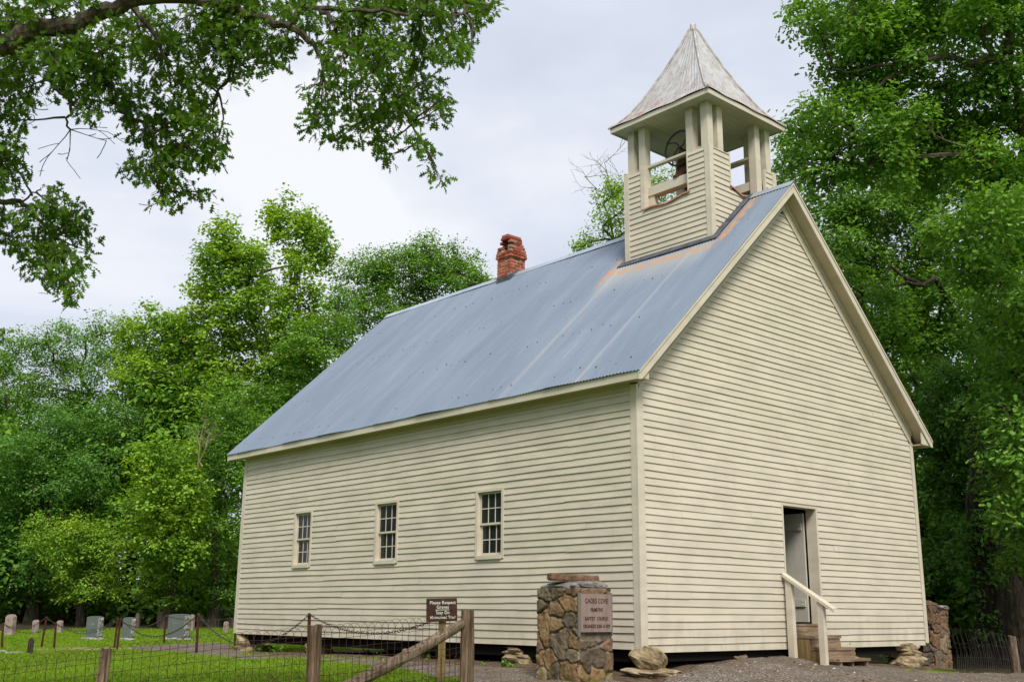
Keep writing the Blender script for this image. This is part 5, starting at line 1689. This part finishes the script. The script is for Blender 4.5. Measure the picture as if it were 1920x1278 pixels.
# right hand oaks ------------------------------------------------------
W2 = 'oaks and trees right of the church'
tree_px(2010, 25, [(1520, 40, 42), (1560, 70, 46), (1600, 30, 56), (1560, 130, 36), (1610, 110, 56), (1660, 60, 60), (1720, 30, 64), (1590, 190, 40), (1640, 160, 50), (1540, 200, 30), (1500, 240, 32), (1545, 250, 40), (1600, 240, 46),
                   (1780, 60, 60), (1840, 40, 64), (1900, 60, 64), (1700, 120, 50), (1880, 140, 56), (1820, 240, 56), (1750, 230, 60), (1690, 230, 50), (1880, 220, 60), (1840, 300, 60), (1780, 310, 60), (1900, 330, 56), (1720, 310, 56), (1660, 300, 52), (1600, 310, 50), (1550, 320, 44), (1500, 300, 36),
                   (1650, 180, 44), (1700, 60, 44), (1760, 160, 50), (1830, 170, 54), (1790, 270, 50), (1870, 380, 50), (1730, 270, 48), (1620, 60, 40), (1900, -30, 66), (1800, -40, 66), (1700, -50, 60), (1600, -40, 50)] + fill_discs(1960, 2260, -60, 620, 50, 66, 16, np.random.RandomState(61)), 41,
        tr=.40, size=.165, L_=.5, per=8, spray_n=66, kind='oak2', mat=M_leaf_oak, name='oak_tree', group=W2, label='largest oak whose crown fills the upper right corner', top=13.2, depth_spread=1.6, lean=(-.9, .6))
tree_px(2090, 22, [(1860, 420, 60), (1910, 400, 56), (1800, 430, 50), (1880, 500, 58), (1830, 510, 48), (1920, 560, 50), (1890, 620, 48), (1900, 700, 44), (1870, 760, 44), (1910, 800, 44), (1880, 850, 40), (1915, 900, 40), (1895, 960, 34), (1915, 1040, 28)] + fill_discs(1970, 2300, 350, 980, 48, 62, 14, np.random.RandomState(62)), 42,
        tr=.30, size=.16, L_=.5, per=8, spray_n=72, kind='oak2', mat=M_leaf_oak, name='oak_tree', group=W2, label='oak with bright drooping leaves along the right picture edge', top=9.5, lean=(-.4, .5))
tree_px(1800, 32, [(1470, 340, 30), (1500, 380, 36), (1550, 400, 42), (1600, 400, 46), (1660, 390, 50), (1720, 400, 50), (1560, 460, 40), (1610, 470, 46), (1670, 470, 50), (1740, 480, 50), (1640, 540, 46), (1700, 550, 50), (1770, 560, 50), (1680, 620, 44), (1730, 640, 48), (1790, 640, 46), (1720, 710, 42), (1770, 720, 46), (1490, 290, 26), (1480, 260, 18)] + fill_discs(1600, 1900, 300, 640, 34, 46, 30, np.random.RandomState(6)), 43,
        tr=.36, size=.17, L_=.55, per=8, spray_n=50, kind='oak2', mat=M_leaf_oak, name='oak_tree', group=W2, label='oak directly behind the right gable slope', top=12, lean=(.4, .4))
tree_px(1850, 29, [(1800, 800, 46), (1760, 790, 40), (1840, 760, 44), (1780, 860, 40), (1830, 850, 44), (1750, 900, 30), (1770, 950, 30), (1740, 830, 30), (1850, 920, 36), (1830, 690, 46), (1860, 640, 44)], 44,
        tr=.22, size=.15, L_=.5, per=8, spray_n=52, kind='oak2', mat=M_leaf_deep, name='oak_tree', group=W2, label='darker oak below the right eave corner', top=6.5, bark=M_barkdark)
rsf = np.random.RandomState(90)
gab = lambda x: 350 + (x - 1480) * 1.75
tree_px(1960, 30, fill_discs(1560, 1960, 330, 820, 36, 52, 60, rsf, edge=lambda x: gab(x) - 90), 45, tr=.26, size=.16, L_=.5, per=8, spray_n=44, kind='oak2', mat=M_leaf_oak, name='oak_tree', group=W2,
        label='mid-green oak filling the slope line of the right gable', top=9.5, bark=M_barkdark)
tree_px(1890, 27.5, fill_discs(1735, 1980, 700, 1090, 30, 44, 34, rsf), 46, tr=.18, size=.14, L_=.45, per=8, spray_n=50, kind='oak2', mat=M_leaf_deep, name='young_oak', group=W2,
        label='low deep green young oak beside the right front corner of the church', top=4.6, bark=M_barkdark, depth_spread=1.0)
tree_px(1950, 24, [(1900, 640, 40), (1870, 690, 36), (1910, 720, 40), (1880, 780, 36), (1850, 830, 34), (1900, 860, 38), (1870, 900, 34), (1910, 930, 36), (1885, 985, 30), (1915, 1010, 30), (1900, 1060, 26), (1860, 560, 40), (1920, 580, 44)], 47,
        tr=.16, size=.14, L_=.42, per=8, spray_n=60, kind='oak2', mat=M_leaf_oak, name='young_oak', group=W2, label='light green young oak at the lower right edge in front of the trunks', top=4.8, depth_spread=.6)
# leaning trunk covered with leaves
b_ = on_ground(1862, 1248)
d_iv = (b_ - Vector(CP)).dot(Vector(CF)) + .9
bb = at_d(1862, 1236, d_iv)
iv_pts = [(1866, 1236), (1856, 1180), (1850, 1120), (1842, 1060), (1838, 1000), (1828, 940), (1836, 880), (1820, 800)]
e = empty('ivy_tree', bb); tag(e, 'leaning dark trunk wrapped in leaves behind the grey wire fence', 'tree', W2)
mb = MB(); rnd = random.Random(12)
tp_ = [at_d(a, b, d_iv) - bb for a, b in iv_pts]; tp_[0] = tp_[0] - Vector((0, 0, .4))
mb.tube(tp_, [.50, .36, .30, .27, .25, .22, .20, .15], 12, True, .12, rnd); mb.build('trunk', M_barkdark, e)
rs = np.random.RandomState(77)
Cs, Os = [], []
for (a, b, r) in [(1845, 1150, 24), (1835, 1110, 30), (1830, 1070, 34), (1815, 1050, 30), (1850, 1030, 34), (1800, 1010, 26), (1830, 990, 36), (1860, 1090, 26), (1790, 990, 22), (1850, 960, 34), (1858, 1180, 14), (1845, 1190, 12), (1810, 1080, 20)]:
    q = px_clump(a, b, r, d_iv, -.2); c_, o_ = shell(np.array(q[:3]), q[3], max(8, int(85 * q[3] ** 2)), rs); Cs.append(c_); Os.append(o_)
P_, D_, N_, S_ = sprays(np.concatenate(Cs), np.concatenate(Os), .4, 8, rs, size=.13, droop=.5)
leaves('crown', e, P_, D_, N_, S_, 'oak2', M_leaf_deep, origin=bb)
# second bare trunk
q = on_ground(1905, 1250); d2 = (q - Vector(CP)).dot(Vector(CF)) + 1.6
b2 = at_d(1908, 1225, d2)
e = empty('tree', b2); tag(e, 'straight grey-brown bare trunk at the right edge behind the wooden post', 'tree', W2)
mb = MB(); mb.tube([at_d(1912, 1240, d2) - b2 - Vector((0, 0, .3)), at_d(1906, 1200, d2) - b2, at_d(1896, 1100, d2) - b2, at_d(1886, 1000, d2) - b2, at_d(1880, 850, d2) - b2, at_d(1890, 600, d2) - b2], [.42, .30, .26, .24, .22, .18], 12, True, .08, rnd)
mb.build('trunk', M_bark, e)
c_, o_ = shell(np.array(at_d(1890, 560, d2)), 1.2, 90, rs)
P_, D_, N_, S_ = sprays(c_, o_, .5, 8, rs, size=.15); leaves('crown', e, P_, D_, N_, S_, 'oak2', M_leaf_mid, origin=b2)
# visible big limbs of the large oak
ok = next(o for o in bpy.data.objects if o.get('label', '').startswith('largest oak'))
def px_limb(parent, pts, r0, r1, d, name='limb', mat=None, seg=8, seed=0):
    rn_ = random.Random(seed); o_ = Vector(parent.matrix_world.translation if parent.parent else parent.location)
    P3 = [at_d(a, b, d + (dd[0] if dd else 0)) - o_ for a, b, *dd in pts]
    # refine
    Q = []
    for i in range(len(P3) - 1):
        for t in (0, .33, .66): Q.append(P3[i].lerp(P3[i + 1], t) + Vector((rn_.gauss(0, 1), rn_.gauss(0, 1), rn_.gauss(0, 1))) * .012)
    Q.append(P3[-1]); k = len(Q)
    mb = MB(); mb.tube(Q, [r0 + (r1 - r0) * i / (k - 1) for i in range(k)], seg, True, .07, rn_)
    return mb.build(name, mat or M_bark, parent)
px_limb(ok, [(1925, 330, 1), (1912, 200, .5), (1900, 130), (1860, 110), (1820, 118), (1790, 108), (1740, 105), (1700, 130), (1660, 150), (1640, 175), (1600, 185), (1565, 208)], .11, .02, 24.0, seed=1)
px_limb(ok, [(1760, 108), (1700, 118), (1640, 124), (1600, 135), (1560, 128)], .05, .01, 23.9, seed=2)
px_limb(ok, [(1885, 100), (1892, 60), (1880, 20), (1870, -20)], .07, .04, 23.8, mat=M_barkdark, seed=3)
px_limb(ok, [(1700, 130), (1730, 90), (1735, 60)], .04, .015, 23.9, seed=4)
ok2 = next(o for o in bpy.data.objects if o.get('label', '').startswith('oak directly behind'))
px_limb(ok2, [(1812, 660, 2.4), (1780, 570, 1.2), (1755, 520, .3), (1732, 535), (1700, 520), (1670, 500), (1640, 540), (1600, 555)], .09, .02, 29.5, mat=M_barkdark, seed=5)
px_limb(ok2, [(1732, 535), (1700, 530), (1660, 540), (1625, 560)], .06, .015, 29.4, mat=M_barkdark, seed=6)

# the wood behind everything: reads as one mass
rs = np.random.RandomState(5); rnd = random.Random(5)
Cs, Os = [], []; mbt = MB()
def wood_tree(x, y, top, rx, n_):
    z0 = g1(x, y)
    mbt.tube([(x, y, z0 - .3), (x + .1, y, z0 + 2), (x, y + .2, z0 + top * .8)], [rs.uniform(.14, .28), .16, .05], 6, False)
    for c_ in auto_clumps(x, y, z0 + .8, z0 + top, rx, n_, rs, 1.1, 2.0) + [(x + rs.uniform(-1.5, 1.5), y + rs.uniform(-1.5, 1.5), z0 + rs.uniform(.5, 1.2), rs.uniform(.9, 1.3)) for _ in range(3)]:
        a, b = shell(np.array(c_[:3]), c_[3], int(22 * c_[3] ** 2) + 4, rs); Cs.append(a); Os.append(b)
for s in np.arange(-34, 4, 2.7):                              # behind the left wood
    for d in (47.5, 55, 63):
        px_ = 960 + s / d * FPX * .97
        top = np.interp(px_, [-200, 0, 100, 240, 340, 420, 560, 640, 800, 900, 960, 1100, 1200], [9.5, 10.2, 10.0, 11.0, 12, 14, 14, 11.5, 12.0, 11.5, 9.0, 8.5, 9]) * d / 52
        q = wpt(d + rs.uniform(-1.5, 1.5), s + rs.uniform(-1, 1)); wood_tree(q[0], q[1], top * rs.uniform(.82, .97), rs.uniform(2.4, 3.3), 13)
for s in np.arange(4, 13, 3.2):
    for d in (46, 54):
        q = wpt(d, s + rs.uniform(-1, 1)); wood_tree(q[0], q[1], rs.uniform(8.0, 9.5), 3, 13)
for s in np.arange(12.2, 40, 2.8):
    for d in (32, 38, 46):
        top = 11.0 if s / d > .30 else 9.0
        if s / d < .255: continue
        q = wpt(d + rs.uniform(-1.5, 1.5), s + rs.uniform(-1, 1)); wood_tree(q[0], q[1], top * rs.uniform(.8, 1.1) * d / 36, rs.uniform(2.4, 3.3), 13)
for yy_ in np.arange(-12, 44, 3.4):                            # the wood goes on unseen left of the camera, added to darken window reflections
    for xx_ in (-27, -33): wood_tree(xx_ + rs.uniform(-1, 1) - max(0, 8 - yy_) * .15, yy_ + rs.uniform(-1, 1), rs.uniform(8, 11), 3.2, 13)
P_, D_, N_, S_ = sprays(np.concatenate(Cs), np.concatenate(Os), .8, 7, rs, size=.27)
print('wood leaves', len(P_))
wood = leaves('wood', None, P_, D_, N_, S_, 'leaf', M_leaf_mid)
tag(wood, 'deep green wood closing the view behind the nearer trees', 'wood', kind='stuff')
mbt.build('wood_trunks', M_barkdark, wood)

# near oak limb overhead ------------------------------------------------
D0 = 10.6
b_ = at_d(-620, 900, D0 + .8); bz = g1(b_.x, b_.y)
near = empty('white_oak', (b_.x, b_.y, bz))
tag(near, 'near white oak reaching its lobed leaves and long limb across the upper left', 'tree')
no_ = Vector(near.location)
mb = MB(); rnd = random.Random(20)
lim0 = at_d(-300, 160, D0 - .45)
up1 = Vector((b_.x, b_.y, 0)) + Vector((.3, .2, 9.5))
mb.tube([Vector((0, 0, -.4)), Vector((0, 0, .5)), Vector((.1, .05, 2.5)), Vector((.15, .1, 5)), up1 - no_ + Vector((0, 0, 0)), up1 - no_ + Vector((.3, 0, 3))], [.75, .55, .46, .42, .30, .15], 14, True, .06, rnd)
lf_ = Vector((.12, .08, 3.6)); le_ = lim0 - no_; ld_ = (at_d(-120, 125, D0 - .45) - lim0).normalized()
mb.tube([lf_ * (1 - t) ** 2 + 2 * t * (1 - t) * (le_ - ld_ * (le_ - lf_).length * .5) + le_ * t * t for t in [i / 8 for i in range(9)]] + [le_ + ld_ * .15], [.30, .27, .24, .21, .19, .17, .155, .14, .125, .115], 10, True, .04, rnd)
trunk = mb.build('trunk', M_bark, near)
limbs = {
 'main': [(-300, 160), (-120, 125), (0, 84), (35, 72), (70, 52), (105, 50), (135, 52), (165, 34), (205, 18), (240, 6), (290, -8), (350, -6), (400, 6), (450, 22), (500, 36), (545, 50)],
 'b1': [(545, 50), (575, 70), (590, 90), (612, 118)],
 'b2': [(540, 48), (560, 22), (590, 15), (615, 25), (640, 50), (670, 90), (700, 135), (730, 165), (760, 205)],
 'b3': [(118, 55), (145, 75), (165, 100), (172, 120), (190, 140), (205, 160), (222, 200), (250, 225), (290, 250)],
 'b4': [(95, 90), (95, 150), (105, 165), (125, 180), (135, 195), (133, 212), (122, 220), (132, 243)],
 'b5': [(-60, 330), (0, 378), (40, 376), (60, 400), (85, 430), (110, 450)],
 'b6': [(-80, 60), (-100, 200), (-60, 330)],
 'b7': [(590, 15), (650, 20), (720, 20), (790, 30), (850, 30), (890, 20)],
 'b8': [(400, 6), (430, 60), (440, 110), (420, 160), (400, 190)],
 'b9': [(240, 6), (280, 50), (310, 100), (320, 160)],
 'b10': [(40, 376), (60, 366), (78, 356)],
 'b11': [(290, 250), (295, 300), (290, 340), (330, 380)],
 'b12': [(760, 205), (790, 260), (805, 300)],
}
RD = {'main': (.112, .036), 'b1': (.040, .016), 'b2': (.036, .010), 'b3': (.055, .014), 'b4': (.028, .010), 'b5': (.035, .010), 'b6': (.09, .04), 'b7': (.026, .008), 'b8': (.03, .009), 'b9': (.03, .009), 'b10': (.012, .006), 'b11': (.014, .006), 'b12': (.012, .005)}
nodes = []
for i, (k, v) in enumerate(limbs.items()):
    px_limb(near, v, RD[k][0], RD[k][1], D0 - (.45 if k == 'main' else .1 if k == 'b3' else 0), mat=M_bark, seg=10 if k == 'main' else 7, seed=i, name='limb')
    for j in range(len(v) - 1):
        for t in (0, .5): nodes.append((v[j][0] * (1 - t) + v[j + 1][0] * t, v[j][1] * (1 - t) + v[j + 1][1] * t))
discs = [(60, 130, 62), (15, 175, 40), (100, 95, 50), (150, 120, 45), (205, 80, 50), (200, 160, 45), (260, 50, 50), (300, 110, 50), (350, 50, 50), (330, 165, 45), (250, 190, 40), (20, 30, 45), (80, 15, 35), (150, 10, 30),
 (275, 240, 40), (320, 250, 45), (375, 270, 42), (405, 285, 26), (330, 310, 38), (275, 300, 36), (250, 320, 22), (335, 360, 26), (375, 365, 18), (295, 385, 14), (410, 255, 16),
 (400, 90, 50), (450, 50, 50), (500, 105, 36), (460, 125, 26), (530, 50, 40), (380, 150, 32), (345, 215, 32), (375, 225, 20), (420, 20, 45), (480, 10, 35), (395, 195, 16), (535, 95, 20), (450, 158, 10),
 (620, 60, 45), (700, 50, 55), (780, 40, 55), (860, 30, 45), (915, 15, 28), (650, 110, 36), (720, 110, 48), (790, 100, 42), (845, 85, 36), (600, 165, 26), (660, 175, 36), (730, 175, 42), (790, 160, 36), (610, 225, 30), (590, 240, 20), (680, 235, 34), (745, 225, 34), (820, 205, 26), (720, 270, 22), (785, 265, 20), (800, 300, 15), (820, 330, 16), (835, 185, 16), (570, 20, 35), (640, 255, 18), (880, 95, 12), (730, 290, 10), (690, 0, 50), (800, -10, 50), (880, -15, 40),
 (20, 285, 26), (5, 330, 30), (35, 320, 20), (50, 395, 26), (100, 385, 32), (135, 405, 28), (60, 450, 38), (110, 440, 38), (155, 435, 22), (90, 490, 34), (135, 490, 30), (60, 500, 16), (105, 530, 24), (140, 540, 22), (135, 568, 10), (15, 450, 22), (5, 400, 26), (165, 470, 12), (8, 628, 9), (5, 285, 22), (170, 200, 26), (130, 170, 24), (30, 225, 18),
 (-60, 60, 70), (-60, 180, 70), (-60, 300, 60), (-50, 420, 50), (100, -50, 60), (260, -60, 60), (420, -60, 60), (580, -60, 60), (-150, 0, 90), (-150, 150, 90), (-150, 300, 80)]
rs = np.random.RandomState(8); rnd = random.Random(8)
AP, AD, AN, AS = [], [], [], []
tw = MB()
nd = np.array(nodes)
LX = [p[0] for p in limbs['main']] + [575, 590, 612]; LY = [p[1] for p in limbs['main']] + [70, 90, 118]
for (x, y, r) in discs:
    k = np.argmin(np.hypot(nd[:, 0] - x, nd[:, 1] - y))
    dz = rs.uniform(-.7, .7)
    a = at_d(nd[k, 0], nd[k, 1], D0); c_ = at_d(x, y, D0 + dz)
    cv = curve(a, c_, .10, rnd, 6)
    if y < 600: tw.tube([p - no_ for p in cv], [.013, .011, .009, .008, .006, .005], 5, False)
    n_tip = max(3, int(r * r / 46))
    for _ in range(n_tip):
        an = rs.uniform(0, 2 * math.pi); q = r * math.sqrt(rs.uniform(0, 1)) * 1.02
        tx_, ty_ = x + q * math.cos(an), y + q * math.sin(an)
        if -20 < tx_ < 620 and abs(ty_ - np.interp(tx_, LX, LY)) < (20 if tx_ < 300 else 7) and rs.uniform() < .85: ty_ += 26 if ty_ > np.interp(tx_, LX, LY) else -26
        tip = at_d(tx_, ty_, D0 + dz + rs.uniform(-.35, .35))
        if rnd.random() < .5 and y < 600: tw.tube([p - no_ for p in curve(cv[rnd.choice((2, 3, 4, 5))], tip, .15, rnd, 4)], [.005, .004, .0035, .003], 3, False)
        out_ = (tip - c_); out_ = np.array(out_) / (out_.length + .05)
        m_ = rs.randint(5, 9)
        dirs = rs.normal(0, .75, (m_, 3)) + out_ * .7 + np.array([0, 0, -.45])
        AP.append(np.array(tip)[None, :] + rs.normal(0, .035, (m_, 3))); AD.append(dirs)
        AN.append(rs.normal(0, .55, (m_, 3)) + np.array([0, 0, .8])); AS.append(rs.uniform(.065, .115, m_))
tw.build('twigs', M_bark, near)
AP, AD, AN, AS = map(np.concatenate, (AP, AD, AN, AS))
print('near leaves', len(AP))
leaves('crown', near, AP, AD, AN, AS, 'oak', M_leaf_near, origin=no_)
for s0, dirs_, ln_ in (((132, 243), ((-.5, -.7), (.1, -1), (.9, -.25), (.7, .1)), .35), ((300, 375), ((-.8, -.8),), .22), ((90, 205), ((-.9, .1),), .22)):
    mb = MB()
    for a, b in dirs_: twig(mb, at_d(*s0, D0), (rv * a + upv * b).normalized(), ln_, .0065, 1, no_)
    mb.build('bare_twigs', M_bark, near)
# dead branches in the left wood
mid = next(o for o in bpy.data.objects if o.get('label', '').startswith('leafy tree touching'))
mb = MB(); rnd = random.Random(44)
for s0, a, b in (((370, 872), .6, .75), ((372, 875), .1, .9), ((365, 880), -.5, -.4)): twig(mb, at_d(*s0, 38.8), (rv * a + upv * b).normalized(), 1.0, .03, 3, Vector(mid.location))
mb.build('dead_twigs', M_twig, mid)

# ------------------------------------------------------------------ grass, weeds
rs = np.random.RandomState(15)
lawn_px = []
def blades(name, poly_px, n_, hmin, hmax, mat, label, seed, excl=True, wdt=.006, pts=None):
    rs = np.random.RandomState(seed)
    if pts is None:
        poly = np.array([tuple(on_ground(a, b))[:2] for a, b in poly_px])
        lo_, hi_ = poly.min(0), poly.max(0)
        X_ = rs.uniform(lo_[0], hi_[0], n_ * 4); Y_ = rs.uniform(lo_[1], hi_[1], n_ * 4)
        k = inside(X_, Y_, poly)
        dd = (X_ - CP[0]) * CH[0] + (Y_ - CP[1]) * CH[1]
        k &= rs.uniform(0, 1, len(X_)) < np.clip(20 / dd, 0, 1) ** 1.5
        k &= rs.uniform(0, 1, len(X_)) < np.clip(2.4 - 2.4 * vnoise(X_ * .9 + 3, Y_ * .9, 12), .12, 1)
    else:
        X_, Y_ = pts[:, 0], pts[:, 1]; k = np.ones(len(X_), bool)
    if excl:
        for pl in (np.array(path_poly), np.array(yard_poly), np.array(dirt_poly)): k &= ~inside(X_ + rs.normal(0, .10, len(X_)), Y_ + rs.normal(0, .10, len(X_)), pl)
    X_, Y_ = X_[k][:n_], Y_[k][:n_]
    m_ = len(X_)
    Z_ = gh(X_, Y_) + micro(X_, Y_) * (.5 if pts is None else 1) + (-.01 if pts is None else .028)
    h_ = rs.uniform(hmin, hmax, m_) * (.6 + .9 * vnoise(X_ * 1.3, Y_ * 1.3, 9)); a = rs.uniform(0, 2 * math.pi, m_)
    s_ = np.c_[np.cos(a), np.sin(a), np.zeros(m_)] * wdt * rs.uniform(.7, 1.6, (m_, 1))
    ln = rs.normal(0, .4, (m_, 2)) * h_[:, None]
    B = np.c_[X_, Y_, Z_]
    mid_ = B + np.c_[ln * .35, h_ * .6]
    tip_ = B + np.c_[ln, h_]
    V = np.stack([B - s_, B + s_, mid_ + s_ * .8, tip_, mid_ - s_ * .8], 1).reshape(-1, 3)
    F = np.arange(m_ * 5).reshape(m_, 5)
    o = np_mesh(name, V, F, mat); tag(o, label, 'grass', kind='stuff'); return o
blades('grass', [(-30, 1290), (-30, 1183), (130, 1179), (460, 1176), (560, 1190), (640, 1210), (790, 1262), (880, 1282), (880, 1300)], 210000, .025, .068, M_grassb, 'short bright lawn grass around the graves', 1, wdt=.007)
def strip(p0, p1, n_, sd, seed):
    rs = np.random.RandomState(seed); t = rs.uniform(0, 1, n_)
    a, b = np.array(on_ground(*p0))[:2], np.array(on_ground(*p1))[:2]
    c_ = a + (b - a) * t[:, None] + rs.normal(0, sd, (n_, 2)); return c_
pts = np.concatenate([strip((1795, 1254), (1930, 1258), 9000, .16, 2), strip((1800, 1250), (1930, 1252), 7000, .45, 3), strip((985, 1268), (1015, 1272), 900, .05, 5), strip((870, 1277), (885, 1280), 300, .08, 6), strip((1235, 1272), (1262, 1270), 400, .06, 7)])
blades('roadside_grass', None, 0, .02, .08, M_grassb, 'yellow-green grass tufts along the gravel edge and pillar feet', 2, excl=False, wdt=.007, pts=pts)
def weed(px, py, h_, n_, label, seed, size=.05, spread=.12, mat=None, off=0.0):
    g_ = on_ground(px, py); g_ = g_ + Vector((off, 0, 0)); g_.z = g1(g_.x, g_.y)
    rs = np.random.RandomState(seed)
    e = empty('weed', g_); tag(e, label, 'weed', 'weeds along the foot of the church wall')
    mb = MB(); P_, D_, N_ = [], [], []
    for k in range(max(3, n_ // 8)):
        a = rs.uniform(0, 6.28); t_ = Vector((math.cos(a) * spread * rs.uniform(.3, 1), math.sin(a) * spread * rs.uniform(.3, 1), h_ * rs.uniform(.5, 1)))
        mb.tube([(0, 0, -.02), t_ * .5 + Vector((0, 0, h_ * .1)), t_], [.003, .0025, .002], 3, False)
        for q in range(8):
            f_ = rs.uniform(.35, 1.05); P_.append(np.array(t_) * f_); D_.append(rs.normal(0, 1, 3) + np.array([0, 0, .1])); N_.append(rs.normal(0, .4, 3) + np.array([0, 0, 1]))
    mb.build('stem', M_leaf_mid, e)
    leaves('foliage', e, np.array(P_), np.array(D_), np.array(N_), rs.uniform(.6, 1.3, len(P_)) * size, 'leaf', mat or M_leaf_mid)
wl = [(945, 1250, .10, 40, 'weed clump under the two mossy stones, left of the plaque pillar'), (965, 1253, .09, 30, 'small weed just left of the plaque pillar foot'), (905, 1248, .05, 24, 'low weed right of the tall end post'),
      (800, 1238, .12, 30, 'weed seen behind the square sign post'), (690, 1226, .10, 30, 'tall weed under the middle of the side wall'), (712, 1228, .09, 26, 'weed right of the tall weed under the side wall'),
      (470, 1219, .10, 60, 'leafy weed patch nearest the back corner of the church'), (495, 1222, .12, 70, 'broad leafy weed patch under the back half of the side wall'), (520, 1223, .10, 70, 'leafy weed patch left of the middle wooden post'), (447, 1216, .08, 30, 'thin weeds at the foot of the back corner stones')]
for i, (a, b, h_, n_, lab) in enumerate(wl): weed(a, b, h_, n_, lab, 300 + i, size=.055 if i < 6 else .07, spread=.10 if i < 6 else .26)
for i, (a, b, lab) in enumerate(((1668, 1238, 'dark leafy plant under the church beyond the wooden steps'), (1655, 1236, 'shaded plant behind the steps under the front wall'))):
    g_ = on_ground(a, b + 8); weed(a, b + 8, .28, 60, lab, 330 + i, size=.08, spread=.25, mat=M_leaf_deep, off=.25)
rs = np.random.RandomState(41)
u_ = rs.uniform(860, 1960, 420); v_ = rs.uniform(1236, 1290, 420)
FL = [on_ground(a, b) for a, b in zip(u_, v_)]
FL = np.array([tuple(p) for p in FL]); kk = (FL[:, 0] > -3.2) & ((FL[:, 1] < -.1) | (FL[:, 0] < 0)) & (FL[:, 1] > -6); FL = FL[kk]
FL[:, 2] += .036 + micro(FL[:, 0], FL[:, 1])
m = Mat('dry_fallen_leaves', .9, .1); g = m.n('ShaderNodeNewGeometry')
m.color(m.ramp(g.outputs['Random Per Island'], [(0, (.07, .035, .015)), (.5, (.17, .095, .04)), (1, (.28, .19, .08))]))
fo = leaves('fallen_leaves', None, FL, rs.normal(0, 1, FL.shape) * np.array([1, 1, .1]), rs.normal(0, .2, FL.shape) + np.array([0, 0, 1]), rs.uniform(.03, .065, len(FL)), 'oak2', m.m)
tag(fo, 'dry brown leaves scattered on the gravel', 'leaves', kind='stuff')
# loose stones on the gravel
rs = np.random.RandomState(4)
V, F = [], []
for k in range(700):
    u_ = rs.uniform(1255, 1990) if k < 560 else rs.uniform(870, 1255); v_ = rs.uniform(1240, 1300)
    g_ = on_ground(u_, v_)
    if not inside(np.array([g_.x]), np.array([g_.y]), np.array(yard_poly))[0]: continue
    s_ = rs.uniform(.006, .016) * (2.6 if rs.uniform() < .07 else 1)
    zz_ = g_.z + .032 + float(micro(np.array([g_.x]), np.array([g_.y]))[0])
    b_ = len(V)
    R3 = [(1, 0, 0), (.2, .9, .1), (-.9, .3, 0), (-.3, -.8, .1), (0, 0, .6)]
    for (a, b, c2) in R3: V.append((g_.x + s_ * a * rs.uniform(.7, 1.3), g_.y + s_ * b * rs.uniform(.7, 1.3), zz_ + s_ * c2))
    for (i, j) in ((0, 1), (1, 2), (2, 3), (3, 0)): F.append((b_ + i, b_ + j, b_ + 4))
me = bpy.data.meshes.new('loose_stones'); me.from_pydata(V, [], F)
m = Mat('loose_gravel_stone', .9, .15); g = m.n('ShaderNodeNewGeometry')
m.color(m.ramp(g.outputs['Random Per Island'], [(0, (.16, .13, .11)), (.6, (.34, .29, .24)), (1, (.52, .45, .36))]))
o = link('loose_stones', me, m.m); tag(o, 'scattered loose pebbles on the gravel yard', 'pebbles', kind='stuff')
